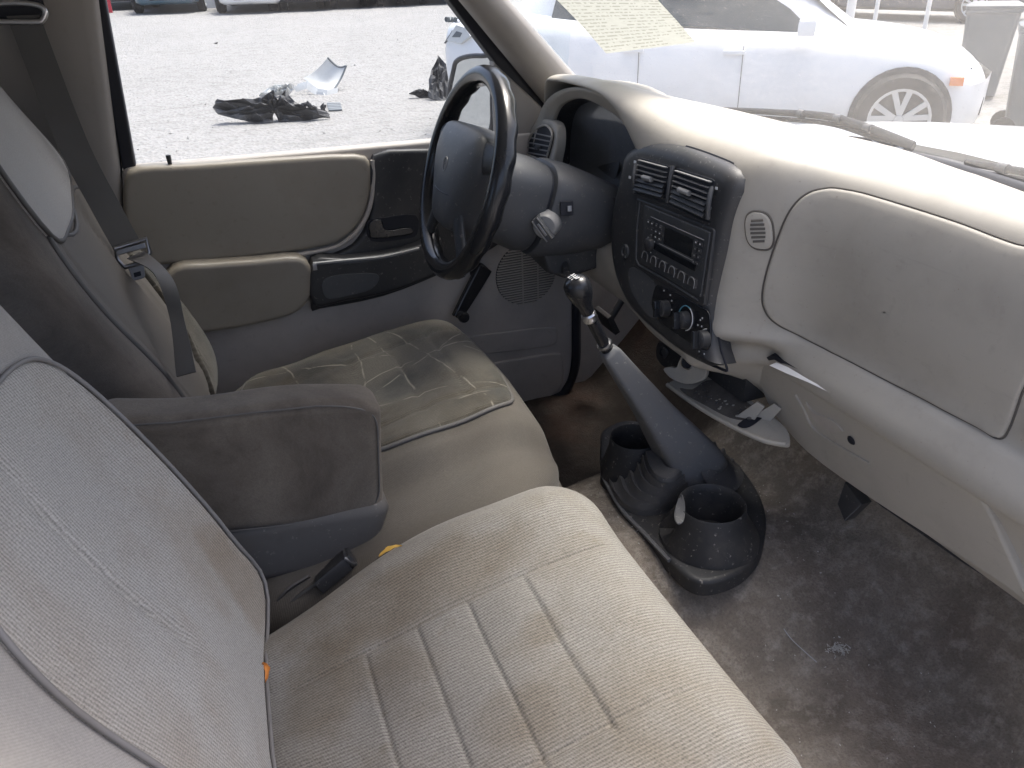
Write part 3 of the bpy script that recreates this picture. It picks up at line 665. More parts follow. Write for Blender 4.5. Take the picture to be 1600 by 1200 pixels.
for b in (.22, .32, .42, .52):
    for a in (.855, .915):
        box('stereo_button', RQ(a, b, .001), (.008, .006, .003), 'black', st, ax=(BR_, BU, BN), bev=.0006)
        p = RQ(a, b, .0028); slab('button_print', [p+.0009*(c_*BR_*1.6+d_*BU*1.2) for c_, d_ in ((-1, -1), (1, -1), (1, 1), (-1, 1))], BN, .0006, 'white_print' if b < .3 else 'grey_plastic', st, bev=0)
for i in range(6):
    p = RQ(.10+.156*i, .83, .0015); pb = box('preset_button', p, (.021, .014, .005), 'black', st, ax=(BR_, BU, BN), bev=.002)
    arc = [p+BN*.0032+.0085*math.cos(t_)*BR_+.0085*math.sin(t_)*BU for t_ in np.linspace(.1, math.pi-.1, 9)]
    tube('button_outline', [arc[0]-BU*.008]+arc+[arc[-1]-BU*.006], .0006, 'grey_plastic', pb, n=5)
box('tape_slot', RQ(.55, .60, .0008), (.12, .010, .002), 'display', st, ax=(BR_, BU, BN), bev=.0004)
# lighter socket left of the stereo
lathe('accessory_socket', [(.0135, 0), (.0125, .003), (.008, .0035), (.007, .0005), (.0001, .0)], bz(977, 393, .0), BN, 'black_soft', cs, n=22)
slab('socket_glint', [bz(975, 384, .0036), bz(977, 384, .0036), bz(977, 403, .0036), bz(975, 402, .0036)], BN, .001, 'chrome', cs, bev=0)
# heater panel
hp = slab('heater_panel', spl([bz(x, y, .001) for x, y in ((1024, 447), (1036, 449), (1060, 460), (1092, 478), (1108, 492), (1108, 540), (1095, 546), (1060, 524), (1028, 500), (1018, 476))], 3, True), BN, .003, 'black_gloss', cs, bev=.001)
slab('panel_insert', spl([bz(x, y, .0008) for x, y in ((983, 420), (1000, 422), (1024, 446), (1016, 474), (1026, 496), (1014, 494), (996, 472), (984, 448))], 3, True), BN, .002, 'charcoal', cs, bev=.0006)
for x, y, nm in ((1041, 482, 'fan_knob'), (1072, 500, 'heat_knob'), (1102, 530, 'mode_knob')):
    p = bz(x, y, .001); kn = lathe(nm, [(.0145, 0), (.0135, .012), (.011, .014), (.0001, .0145)], p, BN, 'black', cs, n=24)
    box('knob_grip', p+BN*.018, (.007, .026, .012), 'black_gloss', kn, ax=(BR_+.3*BU, BU-.3*BR_, BN), bev=.002)
pc = bz(1071, 497, .0022)
for t0, t1, mt in ((1.2, 3.2, 'blue_print'), (-1.2, 1.2, 'white_print')):
    tube('scale_arc', [pc+.0195*(math.cos(t_)*BR_+math.sin(t_)*BU) for t_ in np.linspace(t0, t1, 14)], .0009, mt, hp, n=5)
pc = bz(1104, 533, .0022); tube('scale_arc', [pc+.0185*(math.cos(t_)*BR_+math.sin(t_)*BU) for t_ in np.linspace(1.9, 3.9, 12)], .0008, 'white_print', hp, n=5)
for x, y in ((1037, 454), (1047, 461), (1049, 470), (1049, 484), (1033, 481), (1042, 481), (1067, 494), (1094, 500), (1097, 497), (1090, 508), (1096, 510), (1092, 549), (1100, 553)):
    p = bz(x, y, .0024); slab('panel_mark', [p+.0011*(a*BR_+b*BU) for a, b in ((-1, -1), (1, -1), (1, 1), (-1, 1))], BN, .0008, 'white_print', hp, bev=0)
# ---- open ashtray / cup tray hanging below the stack
tr = thing('open_tray', 'dirty beige pull-out tray hanging open below the centre stack', 'tray', (.8, -.04, .28))
TN = unit((-.35, -.05, 1)); T0 = V(.80, -.06, .285); tz = lambda x, y, d=0.: onp(x, y, T0+TN*d, TN)
to = [(1044, 601), (1060, 592), (1078, 600), (1100, 588), (1125, 592), (1160, 616), (1196, 642), (1228, 668), (1234, 690), (1226, 695), (1195, 688), (1150, 668), (1105, 643), (1070, 620)]
slab('tray_plate', spl([tz(x, y) for x, y in to], 3, True), TN, .006, 'taupe', tr, bev=.0015)
slab('tray_floor', spl([tz(x, y, .0012) for x, y in ((1062, 606), (1082, 608), (1104, 594), (1128, 598), (1162, 624), (1180, 640), (1168, 655), (1140, 652), (1104, 634), (1075, 618))], 3, True), TN, .002, 'tray_dirt', tr, bev=.0006)
tube('tray_lip', spl([tz(1043, 601, .003), tz(1070, 621, .004), tz(1105, 644, .004), tz(1150, 669, .004), tz(1195, 689, .004), tz(1228, 694, .003)], 6), .0042, 'taupe', tr, n=8)
for x, y, h in ((1162, 655, .030), (1188, 655, .026)):
    p = tz(x, y); slab('tray_bracket', [p+V(-.006, .012, 0), p+V(.008, -.014, 0), p+V(.02, -.022, h), p+V(.012, -.012, h+.006)], unit((-.8, -.6, .1)), .004, 'taupe', tr, bev=.001)
slab('tray_slot', spl([tz(x, y, .002) for x, y in ((1152, 664), (1168, 652), (1190, 640), (1196, 646), (1182, 660), (1166, 668))], 3, True), TN, .001, 'seal', tr, bev=0)
lathe('tray_screw', [(.004, 0), (.004, .002), (.0001, .003)], tz(1171, 654, .002), TN, 'steel', tr, n=10)
for i in range(34):
    a, b = random.random(), random.random(); x = 1080+80*a; y = 600+38*a+20*b; p = tz(x, y, .002); s_ = random.uniform(.001, .0035)
    box('crumb', p, (s_*1.6, s_, s_*.7), random.choice(['tray_dirt', 'charcoal', 'taupe']), tr, bev=0)
box('tray_housing', (.885, .01, .335), (.12, .18, .07), 'black', tr, bev=.006)
for y in (.075,): box('tray_hinge', (.835, y, .318), (.05, .008, .05), 'taupe', tr, bev=.002)
# lighter holder on the tray's left end
LN = unit((-.85, -.35, .25)); L0 = at(1072, 575, 'X', .785); lz = lambda x, y, d=0.: onp(x, y, L0+LN*d, LN)
slab('socket_plate', spl([lz(x, y) for x, y in ((1062, 560), (1072, 549), (1084, 556), (1096, 562), (1104, 575), (1100, 592), (1080, 600), (1062, 598), (1046, 590), (1036, 577), (1046, 573), (1056, 574))], 3, True), LN, .008, 'taupe', tr, bev=.002)
so_ = lathe('lighter_socket', [(.0135, .0), (.0135, .004), (.0112, .0045), (.0108, -.004), (.0001, -.004)], lz(1075, 566, .0), LN, 'chrome', tr, n=24)
lathe('socket_hole', [(.0108, .0015), (.0001, .0012)], lz(1075, 566, .0), LN, 'seal', so_, n=20)
lathe('outlet', [(.012, 0), (.011, .004), (.008, .005), (.007, .001), (.0001, .001)], at(1038, 550, 'X', .80), unit((-.9, -.3, .2)), 'black', tr, n=20)
slab('outlet_plate', spl([at(x, y, 'X', .805) for x, y in ((1028, 535), (1050, 540), (1066, 556), (1058, 580), (1040, 575), (1026, 560))], 3, True), (-1, 0, 0), .006, 'black', tr, bev=.001)
# papers pushed into the panel gap
pp = mesh('paper_slip', *grid_vf([[PX(1213, 566, .016), PX(1232, 574, .016), PX(1262, 592, .016), PX(1300, 613, .015)], [PX(1202, 571, .030), PX(1228, 583, .026), PX(1262, 597, .020), PX(1300, 615, .016)]]), 'paper', None, sharp=0)
tag(pp, 'white slip of paper poking out of the panel gap below the glovebox', 'paper')
# ------------------------------------------------------------------ steering wheel and column
WT = R(18.56); WC = V(.5, .3634, .6225); WD = V(math.cos(WT), 0, -math.sin(WT)); WU = V(math.sin(WT), 0, math.cos(WT)); WR = V(0, -1, 0)
wp = lambda a, b, d=0.: WC+a*WR+b*WU-d*WD          # d towards the driver
sw = thing('steering_wheel', 'worn black four-spoke steering wheel with grey airbag pad', 'steering wheel', WC)
RR = .1745; rows = []
for i in range(96):
    t = 2*math.pi*i/96; ca, sa = math.cos(t), math.sin(t); cpt = wp(RR*ca, RR*sa); er = ca*WR+sa*WU
    row = []
    for j in range(16):
        q = 2*math.pi*j/16; g = .0168+(.0012*math.sin(22*t) if math.sin(q) < -.3 else 0)
        row.append(cpt+g*(math.cos(q)*er*1.02-math.sin(q)*WD*1.12))
    rows.append(row)
mesh('rim', *grid_vf(rows, cu=True, cv=True), 'black_gloss', sw, sharp=0)
pad = [(-.070, .085), (.070, .085), (.106, .068), (.116, .030), (.100, -.012), (.076, -.052), (.055, -.088), (.030, -.098), (-.030, -.098), (-.055, -.088), (-.076, -.052), (-.100, -.012), (-.116, .030), (-.106, .068)]
po = spl([V(*p) for p in pad], 4, True); rows = []
for s_, d in ((1., -.035), (1., .006), (.985, .016), (.95, .022), (.86, .028), (.7, .033), (.5, .036), (.3, .038), (.1, .0385), (.005, .0385)):
    rows.append([wp(p[0]*s_, p[1]*s_, d) for p in po])
hub = mesh('airbag_pad', *grid_vf(rows, cv=True), 'charcoal', sw, sharp=0)
tube('pad_seam', spl([wp(a, b, d) for a, b, d in ((-.075, -.030, .024), (-.03, -.035, .0365), (.03, -.035, .0365), (.075, -.030, .024))], 6), .0012, 'seal', hub, n=5)
tube('horn_emblem', [wp(.0095*math.cos(t), .012+.0125*math.sin(t), .0388) for t in np.linspace(0, 2*math.pi, 24, endpoint=False)], .0009, 'grey_plastic', hub, n=5, closed=True)
tube('horn_symbol', spl([wp(a, b, .0392) for a, b in ((-.004, .012), (.001, .015), (.005, .019), (.005, .005), (.001, .009), (-.004, .012))], 4), .0007, 'grey_plastic', hub, n=5)
for ang, w0, w1, base in ((18, .030, .018, (.085, .045)), (162, .030, .018, (-.085, .045)), (232, .017, .013, (-.058, -.07)), (308, .017, .013, (.058, -.07))):
    a = R(ang); e = V(math.cos(a), math.sin(a))*RR; b = V(*base); t = unit(e-b); nrm = V(-t[1], t[0]); rows = []
    for s_ in np.linspace(-.15, 1, 9):
        p = b+(e-b)*s_; wd = w0+(w1-w0)*s_+.010*max(0, s_-.7)**1.2*3; d = .012*(1-s_); row = []
        for q in np.arange(12)*2*math.pi/12:
            o_ = p+nrm*wd*math.cos(q); row.append(wp(o_[0], o_[1], d+.009*math.sin(q)))
        rows.append(row)
    mesh('spoke', *grid_vf(rows, cv=True, capu=True), 'black_soft', sw, sharp=0)
# column: two shroud sections
co = thing('steering_column', 'dark grey steering column shroud with ignition lock', 'steering column', WC+WD*.2)
def shroud(s, hw, ht, hb, n=28):
    c_ = WC+WD*s; r_ = []
    for q in np.arange(n)*2*math.pi/n:
        cs_, sn = math.cos(q), math.sin(q); ex = .72
        a = hw*math.copysign(abs(cs_)**ex, cs_); b = (ht if sn > 0 else hb)*math.copysign(abs(sn)**ex, sn)
        r_.append(c_+a*WR+b*WU)
    return r_
mesh('upper_shroud', *grid_vf([shroud(.015, .055, .045, .06), shroud(.03, .068, .056, .085), shroud(.07, .074, .060, .105), shroud(.12, .078, .060, .115), shroud(.143, .076, .056, .112), shroud(.146, .068, .05, .10)], cv=True, capu=True), 'charcoal', co, sharp=40)
mesh('seam_ring', *grid_vf([shroud(.140, .070, .052, .105), shroud(.155, .070, .052, .105)], cv=True, capu=True), 'seal', co)
ls = mesh('lower_shroud', *grid_vf([shroud(.1505, .070, .054, .108), shroud(.153, .079, .061, .116), shroud(.16, .083, .064, .120), shroud(.20, .088, .064, .112), shroud(.25, .09, .058, .095), shroud(.30, .088, .05, .075), shroud(.34, .085, .045, .06)], cv=True, capu=True), 'charcoal', co, sharp=40)
# ignition lock
IN = unit((-.62, -.78, -.02)); I0 = at(853, 352, 'Y', .282)
ig = lathe('ignition_lock', [(.026, -.03), (.0245, .004), (.022, .010), (.0205, .012), (.0001, .013)], I0, IN, 'grey_plastic', co, n=26)
iu = unit(V(.2, -.35, -.5)); iu = unit(iu-IN*(iu@IN)); iv = np.cross(IN, iu)
box('key_wing', I0+IN*.018, (.048, .013, .018), 'charcoal', ig, ax=(iu, iv, IN), bev=.003)
for s_ in (-1, 1): tube('wing_edge', [I0+IN*.0275+iu*a+iv*s_*.006 for a in (-.023, 0, .023)], .0014, 'chrome', ig, n=6)
box('key_slot', I0+IN*.0275, (.026, .0045, .002), 'chrome', ig, ax=(iu, iv, IN), bev=.0006)
SN = unit((-.25, -.95, .15)); S0 = at(886, 326, 'Y', .270); su, sv, _ = frame(SN)
sq = slab('switch_recess', rpoly([S0+su*a+sv*b for a, b in ((-.012, -.013), (.012, -.013), (.012, .013), (-.012, .013))], .003), SN, .006, 'seal', co, bev=.001)
box('hazard_button', S0+su*.004+SN*.002, (.008, .010, .005), 'steel', sq, ax=(su, sv, SN), bev=.001)
tube('tilt_lever', spl([WC+WD*.22-WU*.09+WR*.02, WC+WD*.23-WU*.118+WR*.05, WC+WD*.225-WU*.128+WR*.075], 6), .008, 'black', co, n=8)
slab('lower_cover', [WC+WD*s+WR*.05-WU*h for s, h in ((.16, .08), (.30, .05), (.31, .11), (.24, .145), (.20, .14))], unit(WR+V(0, 0, -.1)), .09, 'black_soft', co, bev=.01)
tube('indicator_stalk', [WC+WD*.09-WR*.06+WU*.01, WC+WD*.075-WR*.13+WU*.02, WC+WD*.07-WR*.17+WU*.02], .006, 'black', co, n=8)
# ------------------------------------------------------------------ driver door
dr = thing('driver_door', 'closed driver door with beige pads, black grip and window crank', 'door', (.4, .7, -.06))
DN = V(0, -1, 0)
dp = rpoly([(-.085, -.065), (.868, -.065), (.868, .40), (.868, .625), (-.085, .638)], [.03, .085, .01, .01, .02], 6)
slab('door_panel', [V(x, .668, z) for x, z in dp], DN, .035, 'taupe_door', dr, bev=.006)
slab('door_skin', [V(x, .80, z) for x, z in ((-.10, -.10), (.90, -.10), (.90, .58), (-.10, .59))], DN, .02, 'paint_silver', dr, bev=.004)
box('window_ledge', (.39, .735, .585), (.95, .13, .016), 'seal', dr, bev=.004)
def dy(L, y, n=3, closed=True): return spl([at(x, yy, 'Y', y) for x, yy in L], n, closed)
slab('upper_pad', dy([(194, 282), (215, 262), (300, 257), (420, 249), (555, 242), (580, 258), (581, 285), (577, 315), (565, 345), (545, 368), (510, 386), (400, 402), (290, 412), (210, 418), (194, 405), (192, 340)], .652), DN, .03, 'taupe_pad', dr, bev=.011, nb=5)
tube('pad_edge', dy([(582, 250), (584, 278), (579, 318), (567, 348), (546, 372), (510, 390), (400, 406), (290, 416)], .656, 5, False), .005, 'taupe_door', dr, n=8)
slab('armrest_pad', dy([(270, 420), (330, 412), (400, 407), (465, 402), (486, 418), (487, 440), (482, 472), (455, 494), (400, 508), (350, 517), (270, 522), (250, 470)], .618), DN, .06, 'taupe_pad', dr, bev=.011, nb=5)
bz_ = slab('black_trim', dy([(584, 243), (680, 233), (780, 226), (800, 300), (790, 370), (755, 398), (690, 429), (600, 464), (500, 484), (487, 484), (490, 420), (520, 400), (552, 384), (572, 356), (582, 318)], .652), DN, .02, 'black', dr, bev=.008, nb=4)
slab('handle_recess', dy([(574, 346), (600, 340), (650, 336), (652, 366), (630, 374), (580, 377)], .6512, 3), DN, .004, 'seal', dr, bev=.001)
hd = slab('inside_handle', dy([(578, 348), (596, 344), (604, 360), (640, 356), (642, 366), (585, 373), (578, 365)], .643, 3), DN, .006, 'black_gloss', dr, bev=.002)
gp = slab('pull_grip', dy([(489, 409), (540, 405), (600, 398), (650, 386), (690, 372), (690, 424), (640, 448), (600, 461), (540, 472), (489, 478)], .618, 3), DN, .04, 'black', dr, bev=.010, nb=4)
slab('grip_cup', dy([(504, 440), (520, 431), (560, 427), (588, 428), (592, 438), (580, 452), (550, 461), (515, 467), (505, 458)], .6172, 3), DN, .003, 'charcoal', gp, bev=.001)
tube('grip_highlight', dy([(489, 412), (540, 407), (600, 401), (655, 388)], .617, 5, False), .0035, 'grey_plastic', gp, n=6)
box('grip_screw', at(492, 417, 'Y', .615), (.008, .004, .014), 'steel', gp, bev=.001)
# mirror-corner trim at the front of the window
slab('corner_trim', [at(x, y, 'Y', .672) for x, y in ((772, 96), (788, 112), (846, 166), (860, 190), (850, 215), (832, 250), (780, 250), (776, 160))], DN, .03, 'taupe_pillar', dr, bev=.006)
# speaker grille
sp = at(822, 428, 'Y', .668); mb = MB()
for i in range(25):
    z = -.0755+.0063*i; h = math.sqrt(max(0, .079**2-z*z))*.98
    if h > .012: mb.add(*box_vf((sp[0], .6655, sp[2]+z), (2*h, .005, .0032), bev=.0006))
sg = slab('speaker_recess', [V(sp[0]+.079*math.cos(t), .6672, sp[2]+.079*math.sin(t)) for t in np.linspace(0, 2*math.pi, 40, endpoint=False)], DN, .004, 'seal', dr, bev=.001)
mb.add(*box_vf((sp[0]-.01, .6662, sp[2]), (.003, .004, .15))); mb.add(*box_vf((sp[0]+.03, .6662, sp[2]), (.003, .004, .14)))
mb.build('speaker_slats', 'taupe_door', sg)
# window crank
c0, c1 = at(752, 428, 'Y', .645), at(718, 488, 'Y', .632)
cr = thing('window_crank', 'black plastic window crank handle on the driver door', 'crank', V(c0[0], .668, c0[2]))
lathe('crank_hub', [(.021, -.03), (.021, .0), (.017, .006), (.0001, .007)], c0, DN, 'black_gloss', cr, n=22)
ax_ = unit(c1-c0); sd_ = unit(np.cross(ax_, DN)); ou = [c0+sd_*.019*s+ax_*t for s, t in ((-1, -.008), (-.6, -.018), (.6, -.018), (1, -.008))]+[c1+sd_*.013*s+ax_*t for s, t in ((1, .004), (.6, .013), (-.6, .013), (-1, .004))]
slab('crank_arm', spl([p-V(0, .008, 0) for p in ou], 4, True), DN, .014, 'black_gloss', cr, bev=.005, nb=4)
lathe('crank_knob', [(.010, 0), (.0125, .012), (.0135, .026), (.011, .032), (.0001, .033)], c1-V(0, .008, 0), DN, 'black_gloss', cr, n=20)
# lower mouldings
slab('lower_rib', dy([(690, 540), (720, 528), (800, 517), (862, 511), (871, 518), (870, 534), (858, 542), (800, 550), (740, 556), (690, 565)], .6655, 3), DN, .006, 'taupe_door', dr, bev=.004)
slab('map_pocket', dy([(700, 585), (740, 574), (800, 562), (868, 552), (879, 560), (881, 592), (872, 612), (850, 624), (790, 634), (720, 640)], .664, 3), DN, .008, 'taupe_door', dr, bev=.005)
tube('door_gasket', spl([V(.872, .664, .36), V(.874, .664, .15), V(.873, .664, .03), V(.850, .664, -.04), V(.79, .664, -.066), V(.5, .664, -.068), V(.0, .664, -.068)], 6), .011, 'seal', dr, n=8)
tube('gasket_lip', spl([V(.885, .668, .36), V(.887, .668, .15), V(.886, .668, .02), V(.862, .668, -.052)], 6), .004, 'charcoal', dr, n=6)
# lock pull on the window sill
lk = at(267, 262, 'Y', .664); lkp = lathe('lock_knob', [(.0035, -.01), (.0038, .004), (.0048, .020), (.0046, .024), (.0001, .0255)], lk, (0, 0, 1), 'black', dr, n=12)
lathe('lock_collar', [(.011, -.004), (.011, .001), (.005, .002)], lk, (0, 0, 1), 'charcoal', lkp, n=16)
box('sill_clip', at(415, 246, 'Y', .69), (.016, .01, .006), 'black', dr, bev=.001)
# window pane and seals
mesh('window_pane', *grid_vf([[V(x, .715-(z-.6)*.20-.006*math.sin((x+.1)*4), z) for x in np.linspace(-.075, .86, 12)] for z in np.linspace(.58, 1.04, 6)]), 'window_glass', dr, sharp=0)
def strip(name, A, B, wid, t, mat):
    A, B = [np.asarray(p, float) for p in (A, B)]; return slab(name, [A, B, B+wid, A+wid], DN, t, mat, dr, bev=.003)
p0, p1 = at(213, 262, 'Y', .676), at(165, -2, 'Y', .616); q0, q1 = at(192, 266, 'Y', .676), at(139, -2, 'Y', .616); e_ = p1-p0
slab('rear_seal', [q0-e_*.1, p0-e_*.1, p0+e_*1.4, q1+(q1-q0)*.4], unit(np.cross(e_, p0-q0)) if np.cross(e_, p0-q0)[1] < 0 else -unit(np.cross(e_, p0-q0)), .05, 'seal', dr, bev=.006)
p0, p1 = at(775, 100, 'Y', .672), at(699, -2, 'Y', .628); q0, q1 = at(846, 163, 'Y', .682), at(716, -2, 'Y', .628)
sL = [p0, p1, p1+(p1-p0)*.5, at(722, -2, 'Y', .628)+(p1-p0)*.5, at(722, -2, 'Y', .628), at(800, 90, 'Y', .675), at(858, 160, 'Y', .685), at(850, 176, 'Y', .685), at(790, 120, 'Y', .678)]
slab('front_seal', sL, DN, .03, 'seal', dr, bev=.004)
# outside mirror
om = thing('side_mirror', 'outside rear-view mirror seen through the driver window', 'mirror', V(.75, .80, .62))
MN = unit((-.93, -.37, .02)); M0 = V(.72, .88, .66); mu, mv, _ = frame(MN); mz = lambda x, y, d=0.: onp(x, y, M0+MN*d, MN)
mo = [(709, 112), (714, 97), (730, 90), (752, 89), (768, 94), (768, 150), (766, 200), (745, 207), (716, 205), (702, 195), (702, 150)]
mov = spl([mz(x, y) for x, y in mo], 4, True); mc = sum(mov)/len(mov)
mesh('housing', *grid_vf([[mc+(p-mc)*1.06-MN*.004 for p in mov], [mc+(p-mc)*1.08-MN*.012 for p in mov], [mc+(p-mc)*1.02-MN*.06 for p in mov], [mc+(p-mc)*.7-MN*.10 for p in mov], [mc+(p-mc)*.05-MN*.11 for p in mov]], cv=True), 'black', om, sharp=0)
slab('mirror_glass', [mc+(p-mc)*.99 for p in mov], MN, .004, 'mirror_glass', om, bev=.0006)
tube('glass_rim', [mc+(p-mc)*1.03 for p in mov], .006, 'black', om, n=8, closed=True)
box('mirror_arm', V(.775, .80, .60), (.05, .14, .05), 'black', om, bev=.01)
# ------------------------------------------------------------------ seats
def groove(x, c, w): return math.exp(-((x-c)/w)**2)
# ---- passenger cushion: rest x = fore-aft, y = across, z = up, centre of the block at the origin
PCX, PCY = .205, -.420; PH = V(.285, .275, .085)
def pz(X): return .232+.16*X
def d_pass(p, n=None):
    x, y, z = p; X, Y = PCX+x, PCY+y; t = (z+PH[2])/(2*PH[2])
    fx = x/PH[0]; fy = y/PH[1]
    ztop = pz(X)-.018*max(0, (X-.36)/.13)**2
    bol = .012*(abs(fy)**3)+.010*sstep(.45, .9, fy)-.010*(1-fy*fy)*(1-fx*fx)
    if t > .55:
        k = sstep(.75, 1., t)
        for xs in (.130, .196, .262, .336): bol -= k*.0030*groove(X, xs, .0026)*sstep(-.56, -.54, Y)*sstep(-.30, -.315, Y)
        for ys in (-.309, -.545): bol -= k*.0038*groove(Y, ys+.006*math.sin(6*X), .0035)*sstep(.02, .08, X)*sstep(.47, .42, X)
        bol += k*.0022*math.sin(41*X+7*Y)*math.sin(33*Y-9*X)
        bol += k*.0022*(abs(math.sin(math.pi*(X-.130)/.0665)) if .13 < X < .336 and -.545 < Y < -.309 else .8)
    Y -= .088*sstep(.27, -.02, X)*max(0., fy)**1.3
    return V(X+.012*(t-.5)*sstep(.1, .25, x), Y, ztop-(1-t)*2*PH[2]*.92+bol)
ps = thing('passenger_seat', 'light grey ribbed cloth passenger seat with tan stains', 'seat', (.2, -.43, 0))
rbox('seat_cushion', PH, (.085, .075, .05), (210, 130, 8), d_pass, 'fabric_pass', ps)
def d_pside(p):
    x, y, z = p; X, Y = PCX+.006+x, PCY+y-.088*sstep(.27, -.02, PCX+x)*max(0., y/.28)**1.3; t = (z+.07)/.14
    return V(X, Y, pz(X)-.205+.14*t-.02*sstep(.1, .25, x))
rbox('cushion_base', (.290, .28, .07), (.085, .075, .03), (20, 20, 4), d_pside, 'cloth_side', ps)
pe = []
for a in np.linspace(-1, 1, 40): pe.append((PH[0]*1.0, a*PH[1]*.72))
pipe = []
for t in np.linspace(-.5*math.pi, .5*math.pi, 60):
    cx = (PH[0]-.085)+.085*max(0, math.cos(t))**.5 if True else 0
    ex = math.copysign(abs(math.sin(t))**.35, math.sin(t)); cy = ex*PH[1]; cx = PH[0]*(1-(abs(ex)**7)*.30)
    pipe.append(d_pass(V(cx, cy*.985, -.045))+V(.004, 0, 0))
tube('front_piping', pipe, .0045, 'piping', ps, n=8)
# ---- backrests: rest x = up the back, y = across, z = thickness
def make_back(yc, hw, base, lean, narrow, bulge, zt):
    U = unit((-lean, 0, 1)); F = unit((1, 0, lean))
    def d(p):
        h, y, z = p; t = (h/PHB+1)/2; fy = y/hw; k = 1-narrow*sstep(.55, 1., t)
        fwd = bulge*abs(fy)**4*sstep(1., .55, t)-.012*(1-fy*fy)*sstep(.9, .4, t)+.018*math.exp(-((t-.25)/.2)**2)
        if z > 0:
            for xs in zt: fwd -= .006*groove(y, xs, .005)*sstep(.02, .1, t)*sstep(.80, .7, t)
            fwd += .002*math.sin(23*h+9*y)*math.sin(31*y-5*h)
        return V(*base)+V(0, yc-base[1]+y*k, 0)+U*(h+PHB)+F*(z+fwd*(1 if z > 0 else 0))
    return d, U, F
PHB = .36
dpb, UPB, FPB = make_back(-.420, .272, (-.030, -.420, .17), .365, .06, .022, (.03, ))
rbox('backrest', (PHB, .272, .07), (.10, .05, .050), (70, 70, 6), dpb, 'cloth_grey', ps)
# ribbed insert panel, following the backrest a few millimetres proud
def back_insert(name, d, outline, off, mat, parent, hw):
    c_ = sum(outline)/len(outline); rows = []; rest = []
    for s_, o_ in [(1., -.004), (.995, .001), (.98, .003)]+[(s, .0035) for s in np.linspace(.94, 0, 26)]:
        rw = [];
        for q in outline:
            w_ = c_+(q-c_)*s_; rw.append(d(V(w_[0], w_[1], .07+off*0))+F_cur*(o_+off)); rest.append(V(w_[0], w_[1], 0))
        rows.append(rw)
    v_, f_ = grid_vf(rows, cv=True); return mesh(name, v_, f_, mat, parent, sharp=0, rest=rest)
F_cur = FPB
io = [V(*q) for q in ((-.30, -.14), (-.30, .0), (-.30, .225), (-.2, .240), (-.05, .245), (.05, .24), (.10, .215), (.122, .16), (.128, .08), (.125, .0), (.115, -.07), (.08, -.115), (.02, -.132), (-.08, -.140), (-.2, -.145))]
io = spl(io, 5, True)
back_insert('back_insert', dpb, io, .0, 'fabric_pass_back', ps, .262)
tube('back_piping', [dpb(V(q[0], q[1], .07))+FPB*.004 for q in io if True], .0024, 'piping', ps, n=8, closed=True)
# ---- driver bench cushion (wide 60 part)
DCX, DCY = .245, .235; DH = V(.262, .385, .085)
def d_drv(p):
    x, y, z = p; X, Y = DCX+x, DCY+y; t = (z+DH[2])/(2*DH[2]); fx = x/DH[0]
    z0 = pz(X)-.014*max(0, (X-.40)/.11)**2
    cr = -.030*sstep(.05, -.02, Y)+.004-.10*max(0, (Y-.42)/.2)**2
    cr -= .014*math.exp(-((Y-.28)/.13)**2)*math.exp(-((X-.22)/.14)**2)
    k = sstep(.7, 1., t)
    cr -= k*.004*math.exp(-((Y-.045)/.012)**2)
    for xs in (.16, .24, .32, .40): cr -= k*.005*groove(X, xs, .005)*sstep(.09, .13, Y)*sstep(.46, .42, Y)
    for ys in (.135, .40): cr -= k*.004*groove(Y, ys, .005)
    cr += k*.003*math.sin(37*X+11*Y)*math.sin(29*Y-8*X)
    Xo = X-.05*sstep(-.02, -.12, Y)+.02*math.exp(-((Y-.28)/.25)**2)
    return V(Xo, Y, z0+cr-(1-t)*2*DH[2]*.95)
ds = thing('driver_seat', 'dirty brown-grey driver bench seat with high back', 'seat', (.2, .3, 0))
rbox('seat_cushion', DH, (.11, .10, .06), (70, 90, 8), d_drv, 'cloth_centre', ds)
# ribbed worn pad on the driver's half
do = [V(*q) for q in ((.275, .10), (.272, -.05), (.248, -.135), (.19, -.168), (.08, -.172), (-.06, -.168), (-.20, -.16), (-.22, .0), (-.22, .22), (-.10, .30), (.06, .315), (.18, .30), (.235, .25), (.258, .18))]
do = spl(do, 5, True); dc_ = sum(do)/len(do); rows = []; rest = []
def drv_top(q):
    lo = V(q[0], q[1], DH[2]); p_ = lo.copy(); hf = DH; rd = V(.11, .10, .06); q_ = np.clip(p_, -(hf-rd), hf-rd); d_ = (p_-q_)/rd; l = np.linalg.norm(d_); return d_drv(q_+rd*d_/l)
for s_, o_ in [(1.0, -.004), (.996, .004), (.985, .008), (.965, .010)]+[(s, .010) for s in np.linspace(.93, 0, 40)]:
    rw = []
    for q in do:
        w_ = dc_+(q-dc_)*s_; rw.append(drv_top(w_)+V(0, 0, o_)); rest.append(V(w_[0], w_[1], 0))
    rows.append(rw)
v, f = grid_vf(rows, cv=True); mesh('worn_pad', v, f, 'fabric_driver', ds, sharp=0, rest=rest)
tube('pad_piping', [drv_top(q)+V(0, 0, .003) for q in do], .004, 'piping_dark', ds, n=8, closed=True)
def d_dside(p):
    x, y, z = p; return V(DCX+.01+x-.05*sstep(-.25, -.35, y), DCY+y, .10+.09*z/.07+.05*(x/.26)-.02*sstep(.0, -.3, y))
rbox('cushion_base', (.265, .39, .07), (.10, .09, .03), (16, 20, 4), d_dside, 'cloth_centre', ds)
PHB = .40
ddb, UDB, FDB = make_back(.37, .27, (-.062, .37, .14), .37, .30, .030, (-.12, .12))
rbox('backrest', (PHB, .27, .085), (.13, .09, .07), (60, 60, 6), ddb, 'cloth_driver_side', ds)
F_cur = FDB
def di(q): return V(q[0], q[1], .085)
